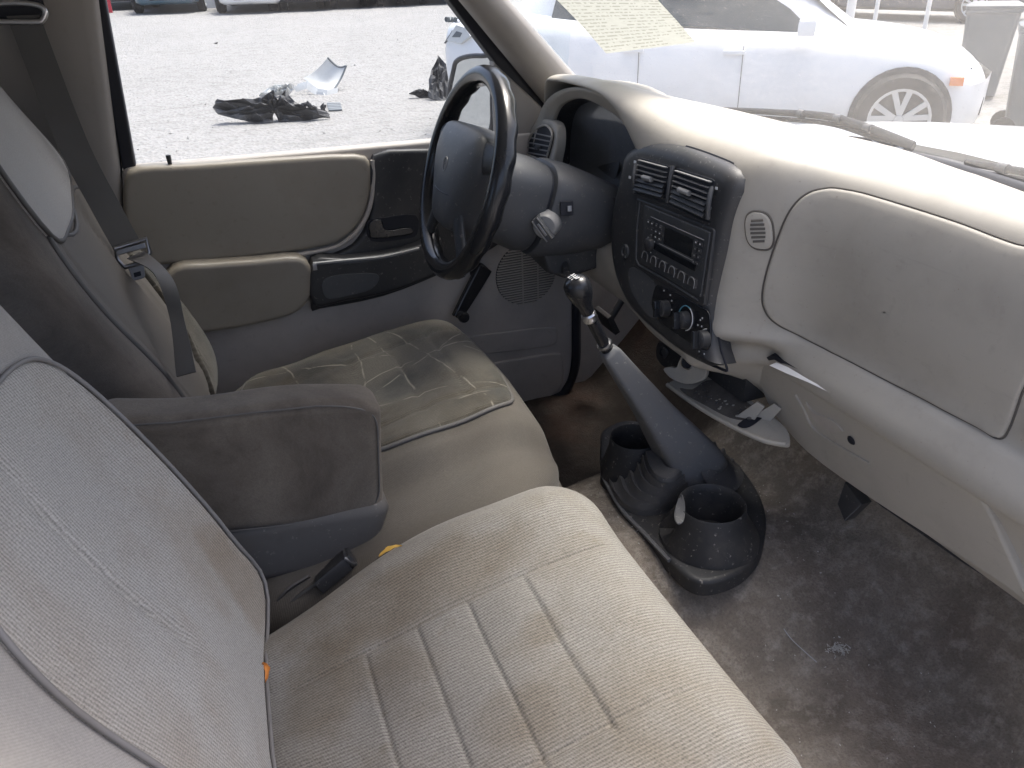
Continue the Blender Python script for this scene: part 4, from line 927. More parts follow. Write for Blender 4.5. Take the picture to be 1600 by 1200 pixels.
def strip_insert(name, ol, mat, off):
    c_ = sum(ol)/len(ol); rows = []; rest = []
    for s_, o_ in [(1., -.006), (.995, .001), (.98, .004)]+[(s, .0045) for s in np.linspace(.94, 0, 20)]:
        rw = []
        for q in ol:
            w_ = c_+(q-c_)*s_; hf = V(.40, .27, .085); rd = V(.13, .09, .07); p_ = V(w_[0], w_[1], .085); q_ = np.clip(p_, -(hf-rd), hf-rd); d_ = (p_-q_)/rd; l = np.linalg.norm(d_)
            rw.append(ddb(q_+rd*d_/l)+FDB*(o_+off)); rest.append(V(w_[0], w_[1], 0))
        rows.append(rw)
    v_, f_ = grid_vf(rows, cv=True); return mesh(name, v_, f_, mat, ds, sharp=0, rest=rest), rows[1]
bo_ = spl([V(*q) for q in ((-.34, -.15), (-.34, .0), (-.34, .20), (-.15, .235), (.03, .225), (.10, .17), (.06, .02), (.10, -.12), (.08, -.17), (-.1, -.175))], 5, True)
_, edge_ = strip_insert('back_insert', bo_, 'cloth_driver_back', .0)
tube('back_piping', [p+FDB*.001 for p in edge_], .0042, 'piping_dark', ds, n=8, closed=True)
ho_ = spl([V(*q) for q in ((.10, -.16), (.075, .0), (.11, .16), (.20, .235), (.30, .23), (.375, .16), (.39, .0), (.375, -.14), (.25, -.18))], 5, True)
_, edge_ = strip_insert('head_pad', ho_, 'cloth_driver_head', .004)
tube('head_piping', [p+FDB*.001 for p in edge_], .0035, 'piping_dark', ds, n=8, closed=True)
so2 = spl([V(*q) for q in ((-.36, .10), (-.22, .135), (-.08, .165), (.03, .205), (.07, .262), (-.1, .275), (-.36, .262))], 4, True)
_, edge_ = strip_insert('door_side_bolster', so2, 'fabric_driver', .008)
# ---- centre armrest
def d_arm(p):
    x, y, z = p; X = .055+x; return V(X+.008*(z/.11)*sstep(.05, .15, x), -.066+y+.004*math.sin(9*x)+.003*math.sin(14*x+9*z), .402-.17*X+z*(1.02 if z < 0 else .86)+.004*math.sin(25*x)*math.sin(20*z))
ar = rbox('armrest', (.163, .036, .098), (.022, .018, .020), (40, 16, 24), d_arm, 'cloth_arm', ds); ar['label'] = 'stained dark brown cloth armrest folded down beside the passenger seat'
def d_base(p):
    x, y, z = p; X = .055+x; return V(X+.02*(z/.05)*sstep(.0, .15, x), -.066+y, .262-.12*X+z)
rbox('storage_base', (.149, .037, .052), (.03, .02, .02), (10, 6, 4), d_base, 'slate_plastic', ar)
aa = [d_arm(V(.185*math.cos(t) if abs(math.cos(t)) > .0 else 0, -.108, 0)) for t in (0,)]
seam = []
for t in np.linspace(0, 2*math.pi, 60, endpoint=False):
    ex = .28; x = .166*math.copysign(abs(math.cos(t))**ex, math.cos(t)); z = .098*math.copysign(abs(math.sin(t))**ex, math.sin(t)); seam.append(d_arm(V(x*.94, -.0338, z*.94)))
tube('edge_seam', seam, .0013, 'piping_dark', ar, n=6, closed=True)
# ------------------------------------------------------------------ seat belt and buckle
def ribbon(name, pts, wid, wdir, mat, parent, t=.0016, n=8):
    P = spl(pts, n); W = spl(wdir, n) if len(wdir) == len(pts) else [wdir[0]]*len(P); rows = []
    for i, p in enumerate(P):
        w_ = unit(W[i])*wid/2; tg = unit(P[min(i+1, len(P)-1)]-P[max(i-1, 0)]); nn = unit(np.cross(w_, tg))*t/2
        rows.append([p-w_-nn, p+w_-nn, p+w_+nn, p-w_+nn])
    v_, f_ = grid_vf(rows, cv=True, capu=True); return mesh(name, v_, f_, mat, parent, sharp=60)
sb = thing('seat_belt', 'grey driver seat belt hanging from the pillar ring over the seat', 'seat belt', at(210, 400, 'Y', .5))
b0, b1, b2, b3 = at(36, 24, 'Y', .575), at(112, 220, 'Y', .545), at(166, 325, 'Y', .52), at(202, 390, 'Y', .49)
ribbon('shoulder_webbing', [b0, b1, b2, b3], .047, [V(1, .05, 0), V(1, .1, .1), V(1, .1, .1), V(1, 0, .15)], 'webbing', sb)
SQ = V(-.062, .37, .14)+FDB*.135; sx_ = lambda x, y, d=0.: onp(x, y, SQ+FDB*d, FDB)
l0, l1, l2, l3 = at(212, 398, 'Y', .49), sx_(255, 432, .02), sx_(277, 500, .012), sx_(291, 585, .0)
ribbon('lap_webbing', [l0, l1, l2, l3], .032, [V(1, .0, .3), V(.8, -.2, -.4), V(.6, -.6, -.1), V(.8, -.3, .2)], 'webbing', sb)
LT = at(206, 392, 'Y', .488); LX = unit(at(222, 385, 'Y', .49)-at(185, 395, 'Y', .49)); LZ = unit(at(206, 380, 'Y', .49)-at(216, 432, 'Y', .48)); LF = np.cross(LX, LZ)
if LF[1] > 0: LF = -LF
lt = lambda a, b, d=0.: LT+LX*a+LZ*b+LF*d
tube('latch_frame', [lt(a, b, .003) for a, b in ((-.026, .012), (.028, .014), (.030, -.010), (.018, -.024), (-.016, -.024), (-.026, -.008))], .0042, 'steel', sb, n=8, closed=True)
box('latch_bar', lt(0, .004, .006), (.05, .010, .006), 'steel', sb, ax=(LX, LZ, LF), bev=.002)
slab('latch_tongue', rpoly([lt(a, b, .001) for a, b in ((-.012, -.022), (.016, -.022), (.014, -.052), (-.008, -.052))], .005), LF, .003, 'steel', sb, bev=.001)
slab('tongue_hole', [lt(a, b, .0018) for a, b in ((-.004, -.038), (.008, -.038), (.008, -.046), (-.004, -.046))], LF, .001, 'seal', sb, bev=0)
rg = thing('belt_guide_ring', 'metal belt guide loop on the pillar at the top left', 'belt guide', at(50, 20, 'Y', .58))
tube('ring_loop', spl([at(x, y, 'Y', .57) for x, y in ((-15, 6), (25, 4), (58, 8), (71, 18), (66, 32), (56, 34), (20, 34), (-15, 34))], 6), .0045, 'chrome', rg, n=8)
slab('anchor_cover', spl([at(x, y, 'Y', .585) for x, y in ((-40, -40), (40, -40), (66, 4), (64, 24), (40, 30), (-40, 26))], 4, True), DN, .02, 'seal', rg, bev=.005)
# floor buckle between the cushions
bk = thing('belt_buckle', 'black belt buckle with metal slot tucked beside the passenger cushion', 'buckle', at(500, 900, 'Y', -.15))
K0, K1 = at(428, 968, 'Y', -.13), at(550, 866, 'Y', -.115); KD = unit(K1-K0); KW = unit(np.cross(KD, V(0, .35, 1))); KN = np.cross(KW, KD)
if KN[2] < 0: KN = -KN
ribbon('buckle_strap', [K0, K0+(K1-K0)*.3+KN*.008, K0+(K1-K0)*.62+KN*.004], .030, [KW], 'webbing', bk, t=.004)
ribbon('loose_sleeve', [K0+KN*.008, K0+(K1-K0)*.3+KN*.02+KW*.006, K0+(K1-K0)*.55+KN*.014], .018, [KW+KN*.7], 'piping_dark', bk, t=.003)
box('buckle_body', K0+(K1-K0)*.78, (.060, .044, .020), 'black', bk, ax=(KD, KW, KN), bev=.004)
tube('buckle_slot', [K1+KW*a+KN*b-KD*.006 for a, b in ((-.023, -.006), (.023, -.006), (.023, .008), (-.023, .008))], .0028, 'chrome', bk, n=8, closed=True)
box('slot_mouth', K1-KD*.004, (.004, .042, .010), 'seal', bk, ax=(KD, KW, KN), bev=0)

# ------------------------------------------------------------------ gear lever, boot and floor console
gl = thing('gear_lever', 'tall black gear lever with glossy knob rising from the floor', 'gear lever', (.76, .0, .1))
KB = at(905, 455, 'Y', .01); G1 = at(922, 497, 'Y', .01); G2 = at(938, 526, 'Y', .012); G3 = at(949, 546, 'Y', .015); GA = unit(KB-G1)
lathe('knob', [(.0085, -.050), (.0105, -.040), (.0125, -.026), (.0185, -.010), (.0215, .004), (.0205, .015), (.0155, .022), (.008, .0255), (.0001, .0262)], KB, GA, 'black_gloss', gl, n=28)
ku, kv, _ = frame(GA); kp_ = KB+GA*.0268
for a in (-.009, -.003, .003): tube('shift_pattern', [kp_+ku*a+kv*-.006-GA*.0016, kp_+ku*a+kv*.006-GA*.0012], .0009, 'white_print', gl, n=5)
tube('shift_pattern', [kp_+ku*-.009, kp_+ku*.009], .0009, 'white_print', gl, n=5); tube('shift_pattern', [kp_+ku*.009, kp_+ku*.009+kv*.006-GA*.0012], .0009, 'white_print', gl, n=5)
lathe('collar', [(.0115, -.004), (.0125, 0), (.0115, .004), (.0125, .007), (.011, .010)], G1, GA, 'chrome', gl, n=20)
GB = unit(G2-G3); tube('shaft', [G1, G2, G3], [.0092, .0095, .0105], 'black_gloss', gl, n=14)
lathe('shaft_ring', [(.0125, -.003), (.0135, 0), (.0125, .003)], G2+(G3-G2)*.6, GB, 'steel', gl, n=18)
# rubber tower: flat-sided, widening to the floor
TB = V(.775, -.01, .165); TA = unit(G3-TB); tr_ = []; Tx = unit(V(0, 1, 0)-TA*(TA[1])); Ty = unit(np.cross(TA, Tx))
for s_, hw, hh in ((1., .0125, .012), (.97, .0165, .016), (.75, .023, .021), (.45, .033, .029), (.15, .044, .042), (.02, .049, .047), (-.06, .050, .048), (-.13, .048, .046)):
    c_ = TB+(G3-TB)*s_; ring = rpoly([(-hw, -hh), (hw, -hh), (hw, hh), (-hw, hh)], min(hw, hh)*.38, 4); tr_.append([c_+Tx*a+Ty*b for a, b in ring])
mesh('boot_tower', *grid_vf(tr_, cv=True, capu=True), 'rubber_dusty', gl, sharp=0)
fl = lambda x, y, z: at(x, y, 'Z', z)
arcs = [([(1098, 680), (1080, 715), (1055, 745), (1030, 745), (1016, 728), (1010, 705)], .170), ([(1106, 685), (1085, 722), (1055, 752), (1030, 752), (1012, 735), (1004, 708)], .165), ([(1115, 690), (1098, 727), (1063, 759), (1035, 764), (1007, 748), (996, 712)], .150),
        ([(1130, 700), (1105, 738), (1067, 768), (1030, 776), (996, 760), (982, 715)], .135), ([(1143, 716), (1112, 752), (1060, 780), (1014, 786), (980, 766), (966, 716)], .121), ([(1160, 732), (1120, 768), (1045, 792), (995, 796), (960, 768), (944, 716)], .107)]
rr_ = [spl([fl(x, y, z) for x, y in a], 6) for a, z in arcs]; rows = [[p*.72+(TB+V(0, 0, .03))*.28 for p in rr_[0]]]
for i in range(len(rr_)-1):
    A_, B_ = rr_[i], rr_[i+1]
    rows += [A_, [p*.8+q*.2+V(0, 0, .003) for p, q in zip(A_, B_)], [p*.55+q*.45-V(0, 0, .007) for p, q in zip(A_, B_)], [p*.25+q*.75-V(0, 0, .008) for p, q in zip(A_, B_)]]
rows += [rr_[-1], [p-V(0, 0, .02) for p in rr_[-1]]]
mesh('boot_bellows', *grid_vf(rows), 'bellows', gl, sharp=60)
bk_ = []                                        # far half of the bellows, behind the tower
for i in range(13):
    s_ = i/12; o_ = .006*(i % 2); c_ = TB+(V(.815, .02, .10)-TB)*s_; hw = .052+.03*s_+o_; hh = .055+.035*s_+o_
    bk_.append([c_+V(hh*math.cos(q), hw*math.sin(q), 0)+V(0, 0, -.004*(i % 2)) for q in np.linspace(-1.7, 1.9, 20)])
mesh('boot_bellows', *grid_vf(bk_), 'bellows', gl, sharp=60)
fc = thing('floor_console', 'black plastic floor console with two cup holders around the gear lever', 'floor console', (.74, -.05, .08))
base_px = [(938, 690), (945, 668), (985, 655), (1040, 672), (1110, 690), (1160, 730), (1195, 790), (1192, 850), (1160, 890), (1110, 908), (1075, 900), (1045, 872), (1005, 830), (968, 790), (942, 735)]
slab('base_tray', spl([fl(x, y, .095) for x, y in base_px], 4, True), (0, 0, 1), .03, 'rubber', fc, bev=.008, nb=3)
tube('base_rim', spl([fl(x, y, .092) for x, y in ((940, 740), (968, 792), (1006, 833), (1046, 876))], 6), .004, 'rubber_dusty', fc, n=6)
def cup(c, r0, r1, h, name, label, notch=None):
    """tapered cup: outer wall, rim, inner wall, floor"""
    n = 44; out = []; prof_ = [(r1, 0.), (r1*.99, h*.35), (r0*1.06, h*.8), (r0*1.03, h*.97), (r0*1.0, h), (r0*.965, h*.985), (r0*.93, h*.85), (r0*.86, h*.2), (.0001, h*.18)]
    for r_, z in prof_:
        row = []
        for q in np.arange(n)*2*math.pi/n:
            zz = z
            if notch is not None:
                d_ = abs((q-notch+math.pi) % (2*math.pi)-math.pi)
                if d_ < .28 and z > h*.5: zz = z-(h*.42)*sstep(.28, .20, d_)
            row.append(V(c[0]+r_*math.cos(q), c[1]+r_*math.sin(q), c[2]+zz))
        out.append(row)
    o = mesh(name, *grid_vf(out, cv=True), 'rubber', fc, sharp=45); o['label'] = label; return o
cc = fl(1113, 784, .168)
cup(V(cc[0], cc[1], .07), .054, .083, .096, 'cup_holder', 'near cup holder with a mug handle notch', notch=math.pi*.88)
cc2 = fl(992, 682, .175); cup(V(cc2[0]+.0, cc2[1], .07), .045, .062, .105, 'cup_holder', 'far cup holder behind the gear lever')
slab('notch_tab', spl([fl(x, y, .165) for x, y in ((1056, 790), (1064, 772), (1070, 790), (1068, 815), (1058, 820), (1053, 808))], 4, True), unit((-.6, -.7, .4)), .006, 'rubber_dusty', fc, bev=.002)
for i in range(26):
    a = random.random(); x = 955+110*a+random.uniform(-8, 8); y = 742+60*a+random.uniform(-10, 12); s_ = random.uniform(.0008, .002)
    box('crumb', fl(x, y, .096), (s_*2, s_, s_), 'fluff', fc, bev=0)
# pedals in the dark footwell
for x, y, nm, lb in ((910, 495, 'clutch_pedal', 'black round-cornered pedal hanging left in the dark footwell'), (948, 500, 'brake_pedal', 'black pedal hanging right of the other in the dark footwell')):
    p = at(x, y, 'X', .93); pd = thing(nm, lb, 'pedal', p)
    box('pedal_pad', p, (.014, .075, .055), 'rubber', pd, ax=(unit((1, 0, .5)), V(0, 1, 0), unit((-.5, 0, 1))), bev=.004)
    tube('pedal_arm', spl([p+V(.01, 0, .0), p+V(.07, 0, .10), p+V(.12, 0, .25)], 5), .009, 'black', pd, n=8)

# ------------------------------------------------------------------ litter
def leaf(px, z, mat, label, ang, L, W_, nrm, off):
    p0 = off; u_ = unit(V(math.cos(ang), math.sin(ang), .16*math.cos(ang))); v_ = unit(np.cross(nrm, u_)); rows = []
    for s_ in np.linspace(0, 1, 11):
        w_ = W_*math.sin(math.pi*min(1, s_*1.05))**.7*(1+.25*math.sin(s_*17)); c_ = p0+u_*(s_-.5)*L+nrm*(.004*math.sin(math.pi*s_)+.001)
        rows.append([c_-v_*w_, c_-v_*w_*.5-nrm*.0015, c_-nrm*.002, c_+v_*w_*.5-nrm*.0015, c_+v_*w_])
    return tag(mesh('fallen_leaf', *grid_vf(rows), mat, None, sharp=0), label, 'leaf', 'dry leaves on the seat')
pt = onp(608, 862, (0, 0, .262), (-.16, 0, 1)); leaf(0, 0, 'leaf_yellow', 'yellow dry leaf at the edge of the passenger cushion', .1, .032, .0045, unit((-.16, .1, 1)), pt+V(0, -.012, .010))
pt = at(399, 1055, 'X', .030); leaf(0, 0, 'leaf_orange', 'orange dry leaf wedged where cushion meets backrest', 1.6, .020, .0022, unit((.6, .2, .8)), pt+V(.006, 0, 0))
def fz(x, y):   # carpet under a sight line
    z = -.03
    for _ in range(12): p = at(x, y, 'Z', z); z = floor_z(p[0], p[1])
    return at(x, y, 'Z', z)
tag(tube('wire_strand', spl([fz(1224, 985)+V(0, 0, .004), fz(1236, 1003)+V(0, 0, .006), fz(1255, 1021)+V(0, 0, .006), fz(1276, 1037)+V(0, 0, .003)], 6), .0007, 'wire', None, n=5), 'thin pale wire strand curling on the dark carpet', 'wire')
mb = MB(); c_ = fz(1310, 1014)
for i in range(70):
    a = rng.normal(0, 1, 3)*V(.008, .006, .0015); p = c_+a+V(0, 0, .004); mb.add(*tube_vf([p, p+rng.normal(0, .003, 3), p+rng.normal(0, .004, 3)], .0005, 4))
tag(mb.build('lint_tuft', 'fluff', None), 'small white tuft of lint on the carpet', 'lint')
mb = MB()
for i in range(560):
    if i < 330: x, y = random.gauss(1270, 60), random.gauss(740, 45)
    elif i < 400: x, y = random.uniform(900, 1010), random.uniform(740, 860)
    else: x, y = random.uniform(1180, 1600), random.uniform(700, 1190)
    p = fz(x, y)
    if p[0] > 1.05 or p[1] < -.68: continue
    s_ = random.uniform(.0005, .0013) if i < 545 else random.uniform(.0012, .002); d_ = rng.normal(0, 1, (4, 3))*s_
    mb.add([p+V(0, 0, .002)+q for q in d_], [(0, 1, 2), (0, 2, 3), (0, 3, 1), (1, 2, 3)])
o = mb.build('carpet_crumbs', 'fluff', None, smooth=False); o['kind'] = 'stuff'; o['label'] = 'pale grit and crumbs scattered over the carpet'
# paper sheet stuck to the windshield
def onws(x, y):
    best = None
    for _ in range(1):
        t0, y0 = .5, .3
        for it in range(30):
            p = wsp(t0, y0); 
            def res(t_, y_): 
                q = wsp(t_, y_)-CAM; z = q@fw; return V(800+FPX*(q@rt)/z-x, 600-FPX*(q@up)/z-y)
            r0 = res(t0, y0); J = np.stack([(res(t0+1e-4, y0)-r0)/1e-4, (res(t0, y0+1e-4)-r0)/1e-4], 1); s_ = np.linalg.solve(J, -r0); t0 += s_[0]*.7; y0 += s_[1]*.7
    return t0, y0
prest = []; ca, cb_, cc_, cd_ = onws(882, 5), onws(1040, 5), onws(1090, 62), onws(950, 80)
rows = []
for b in np.linspace(-.9, 1, 16):
    rw = []
    for a in np.linspace(0, 1, 12):
        t_ = (ca[0]*(1-a)+cb_[0]*a)*(1-b)+(cd_[0]*(1-a)+cc_[0]*a)*b; y_ = (ca[1]*(1-a)+cb_[1]*a)*(1-b)+(cd_[1]*(1-a)+cc_[1]*a)*b
        rw.append(wsp(t_, y_)+V(-.004, 0, -.004)); prest.append(V(a, b, 0))
    rows.append(rw)
tag(mesh('windshield_sheet', *grid_vf(rows), 'permit', None, sharp=0, rest=prest), 'greenish printed sheet on the inside of the windshield', 'paper sheet')
# ------------------------------------------------------------------ outside
def wheel(par, c, axis, r=.32, w_=.21, spokes=5):
    wl = lathe('wheel', [(r*.62, -w_*.45), (r*.92, -w_*.5), (r, -w_*.3), (r, w_*.3), (r*.92, w_*.5), (r*.66, w_*.46), (r*.62, w_*.30)], c, axis, 'tyre', par, n=32, cap=False)
    wl['label'] = 'black tyre on an alloy rim'; ax_ = unit(axis); u_, v_, _ = frame(ax_); c = np.asarray(c, float)
    lathe('rim_dish', [(r*.64, w_*.34), (r*.60, w_*.315), (.0001, w_*.31)], c, axis, 'seal', wl, n=28)
    lathe('rim_edge', [(r*.67, w_*.44), (r*.68, w_*.47), (r*.62, w_*.46), (r*.61, w_*.38)], c, axis, 'alloy', wl, n=32, cap=False)
    for i in range(spokes):
        a = 2*math.pi*i/spokes+.3
        for da in (-.14, .16):
            d0 = math.cos(a)*u_+math.sin(a)*v_; d1 = math.cos(a+da*1.7)*u_+math.sin(a+da*1.7)*v_; s0 = np.cross(ax_, d1)
            slab('rim_spoke', [c+d0*r*.10-s0*.018+ax_*w_*.42, c+d0*r*.10+s0*.018+ax_*w_*.42, c+d1*r*.63+s0*.030+ax_*w_*.44, c+d1*r*.63-s0*.012+ax_*w_*.44], ax_, .02, 'alloy', wl, bev=.003)
    lathe('hub_cap', [(.035, w_*.40), (.03, w_*.46), (.0001, w_*.47)], c, axis, 'alloy', wl, n=14)
    return wl
def car(name, label, pos, head, col, group=None, cat='car', L=4.6, H=1.43, W_=1.78, van=False, zs=1., nose=1., pit=0.):
    """pos: ground point under the car's middle; head: heading angle from +X"""
    h = V(math.cos(head), math.sin(head), 0); s = V(-math.sin(head), math.cos(head), 0); slope = V(0, 0, SL)
    pos = np.asarray(pos, float)
    nx_ = lambda x: x if x < .315*L else .315*L+(x-.315*L)*nose
    P = lambda x, y, z: pos+h*nx_(x)+s*y+V(0, 0, z*zs+pit*x+SL*(h[1]*x+s[1]*y))
    c_ = thing(name, label, cat, pos, group)
    hw = W_/2
    #   x/L , half width, bottom, top
    stn = [(-.5, .74, .42, .80), (-.49, .84, .33, .95), (-.455, .94, .25, 1.02), (-.40, .985, .20, 1.05), (-.30, 1., .19, 1.03), (-.15, 1., .18, .98), (.05, 1., .18, .95), (.20, .995, .18, .93), (.30, .985, .19, .89), (.40, .96, .20, .83), (.455, .90, .22, .76), (.485, .82, .25, .68), (.5, .72, .30, .60)]
    if van: stn = [(x, w2, b+.1, t+.25) for x, w2, b, t in stn]
    rows = []
    for x, k_, b, t in stn:
        pr = [(0, b), (.80, b), (.93, b+.06), (.99, b+.22), (1., b+.38), (.985, t-.16), (.955, t-.07), (.90, t-.02), (.70, t+.015), (.35, t+.03), (0, t+.035)]
        ring = [(y*k_*hw, z) for y, z in pr]; ring += [(-y, z) for y, z in reversed(ring[1:-1])]
        rows.append([P(x*L, y, z) for y, z in ring])
    rows = [list(r_) for r_ in zip(*[spl(list(q), 3) for q in zip(*rows)])]
    mesh('body', *grid_vf(rows, cv=True, capu=True), col, c_, sharp=40)
    # greenhouse
    gh = [(-.38, .70, 1.03, 1.045), (-.30, .745, 1.0, H-.13), (-.20, .76, .98, H-.02), (-.05, .765, .96, H), (.07, .755, .95, H-.05), (.15, .74, .94, H-.22), (.235, .72, .925, .94)]
    if van: gh = [(-.45, .80, 1.2, H-.15), (-.40, .80, 1.2, H), (-.05, .80, 1.2, H), (.10, .78, 1.18, H-.08), (.20, .76, 1.16, H-.45), (.26, .74, 1.14, 1.17)]
    rows = []
    for x, k_, b, t in gh:
        ring = [(k_*W_/1.62, b-.03), (k_*W_/1.78, b+(t-b)*.6), (k_*W_/2.02, t-.03*(t-b)), (k_*W_/2.5, t+.01), (0, t+.02)]
        ring = [(y*.82, z) for y, z in ring]; ring = ring+[(-y, z) for y, z in reversed(ring[:-1])]; rows.append([P(x*L, y, z) for y, z in ring])
    rows = [list(r_) for r_ in zip(*[spl(list(q), 3) for q in zip(*rows)])]
    gm = mesh('roof', *grid_vf(rows), col, c_, sharp=40)
    def gpt(x, f_, sd, out=.004):
        xs = [g_[0] for g_ in gh]; k_ = np.interp(x, xs, [g_[1] for g_ in gh]); b = np.interp(x, xs, [g_[2] for g_ in gh]); t = np.interp(x, xs, [g_[3] for g_ in gh])
        z = b-.03+(t-b+.03)*f_; y0, y1, y2 = k_*W_/1.62*.82, k_*W_/1.78*.82, k_*W_/2.02*.82; y = np.interp(f_, [0, .6, .97], [y0, y1, y2]); return P(x*L, sd*(y+out), z)
    for sd in (-1, 1):
        wn = [((-.285, .12), (-.275, .80), (-.20, .86), (-.115, .88), (-.11, .10)), ((-.095, .10), (-.10, .88), (-.02, .88), (.05, .84), (.125, .55), (.16, .22), (.165, .08))]
        for q in wn: slab('side_window', [gpt(a, b, sd, .045) for a, b in q], s*sd, .05, 'car_glass', c_, bev=.001)
        tube('window_trim', [gpt(a, b, sd, .04) for a, b in ((-.30, .06), (-.1, .05), (.1, .04), (.19, .04))], .008, 'seal', c_, n=6)
        box('door_mirror', P(.155*L, sd*(hw+.05), 1.0), (.12, .18, .11), col, c_, ax=(h, s, V(0, 0, 1)), bev=.03)
        for fx in (-.115, .06): tube('door_seam', [P(fx*L, sd*(hw*.999), z) for z in (.30, .5, .7, .85)], .003, 'cowl', c_, n=5)
        for fx in (-.07, .10): box('door_handle', P(fx*L-.25, sd*(hw*.985+.005), .80), (.16, .03, .03), col, c_, ax=(h, s, V(0, 0, 1)), bev=.008)
    mesh('windscreen', *grid_vf([[P(x*L+.012, y*.82*W_/1.78, z+.012) for y in (-.70, -.35, 0, .35, .70)] for x, z in ((.222, .95), (.15, H-.22), (.085, H-.085))]), 'car_glass', c_, sharp=0)
    for fx in (-.305, .315):
        for sd in (-1, 1):
            ce = P(fx*L, sd*(hw-.10), .32)
            lathe('wheel_arch', [(.352, -.02), (.352, .006), (.34, .008), (.0001, .008)], P(fx*L, sd*hw*.992, .33/zs), s*sd, 'seal', c_, n=32)
            wheel(c_, P(fx*L, sd*(hw-.06), .32/zs), s*sd)
    for sd in (-1, 1):
        q = [(.485, .50), (.44, .78), (.455, .92), (.478, .80)]
        slab('headlight', [P(.480*L, sd*.44*hw, .60), P(.466*L, sd*.80*hw, .63), P(.452*L, sd*.86*hw, .72), P(.474*L, sd*.5*hw, .665)], unit(h+sd*s*.35), .05, 'car_glass', c_, bev=.006)
        slab('tail_light', [P(-.496*L, sd*.50*hw, .80), P(-.497*L, sd*.80*hw, .80), P(-.475*L, sd*.90*hw, .86), P(-.475*L, sd*.86*hw, .92), P(-.492*L, sd*.55*hw, .90)], unit(-h+sd*s*.5), .06, 'cowl', c_, bev=.006)
    slab('grille', [P(.502*L, y*hw, z) for y, z in ((-.42, .33), (.42, .33), (.50, .47), (-.50, .47))], h, .05, 'seal', c_, bev=.006)
    slab('upper_grille', [P(.497*L, y*hw, z) for y, z in ((-.40, .56), (.40, .56), (.42, .61), (-.42, .61))], h, .06, 'seal', c_, bev=.004)
    for sd in (-1, 1): slab('fog_recess', [P(.495*L, sd*y*hw, z) for y, z in ((.58, .34), (.74, .36), (.76, .50), (.56, .48))], unit(h+s*sd*.3), .05, 'seal', c_, bev=.006)
    return c_, P, h, s
# white sedan nose-right in front of the truck
HD = R(-40); wc_ = gnd(1402, 184, .32); hh_ = V(math.cos(HD), math.sin(HD), 0); ss_ = V(-math.sin(HD), math.cos(HD), 0)
ctr = wc_-hh_*.315*4.55+ss_*.83; ctr[2] = gz(ctr[1])
sed, SP, sh, ssd = car('white_sedan', 'bright white sedan parked across the yard in front of the truck', ctr, HD, 'paint_white', L=4.55, W_=1.78, zs=.94, nose=.7)
slab('side_marker', [SP(.408*4.55, -.87, .60), SP(.436*4.55, -.86, .60), SP(.436*4.55, -.86, .66), SP(.408*4.55, -.87, .66)], -ssd, .03, 'amber', sed, bev=.003)
q0 = SP(-.455*4.55, -.845, .92); qd = unit(SP(-.44*4.55, -.86, .9)-SP(-.47*4.55, -.80, .9)); qn = unit(np.cross(qd, V(0, 0, 1)))
slab('lamp_recess', [q0+qd*a+V(0, 0, b) for a, b in ((-.15, -.08), (.02, -.10), (.14, -.03), (.10, .03), (-.02, .05))], qn, .05, 'panel_white', sed, bev=.006)
slab('lamp_hole', [q0+qd*a+V(0, 0, b)+qn*.004 for a, b in ((-.08, -.05), (.02, -.045), (.05, -.01), (-.02, .0))], qn, .02, 'bin_grey', sed, bev=.004)
text('badge', 'CIVIC', q0+qd*-.05+V(0, 0, .085)+qn*.012, qd, V(0, 0, 1), .06, 'bin_grey', sed, ext=.02)
# row of cars along the far side of the yard
row = [((196, 16), 'far_car', 'grey car at the far left of the row, half hidden by the pillar', 'paint_grey', -92, 1.65),
       ((263, 22), 'far_car', 'dark teal car in the far row, left of the white one', 'paint_teal', -97, 1.72), ((393, 22), 'far_car', 'white car facing the camera in the far row', 'paint_white', -100, 1.70),
       ((475, 18), 'far_car', 'dark car in the far row just right of the white one', 'paint_dark', -100, 1.72), ((548, 14), 'far_car', 'second dark car right of the white one in the far row', 'paint_navy', -102, 1.72),
       ((615, 11), 'far_car', 'third dark car right of the white one in the far row', 'paint_dark', -104, 1.72), ((672, 8), 'far_car', 'dark blue car at the right end of the far row', 'paint_navy', -104, 1.72)]
for (px, nm, lb, col, az, wd) in row:
    p = gnd(*px, 0.); a = R(az); hv = V(math.cos(a), math.sin(a), 0); ctr = p-hv*2.2; ctr[2] = gz(ctr[1])
    car(nm, lb, ctr, a, col, 'cars parked in the far row', W_=wd)
# unidentified silver car piece between the teal and white cars
p = gnd(330, 16); tag(slab('silver_car_piece', [V(p[0]+a, p[1]+.2*b, p[2]+b) for a, b in ((-.32, .05), (.32, .05), (.28, .95), (-.34, .9))], (0, -1, .1), .03, 'paint_silver', None, bev=.01), 'loose silver car piece standing between the teal and white cars', 'car piece')
p = gnd(173, 20); tag(box('red_post', p+V(0, 0, .8), (.11, .11, 1.7), 'red_paint', None, bev=.01), 'red post at the far left edge of the window', 'post')
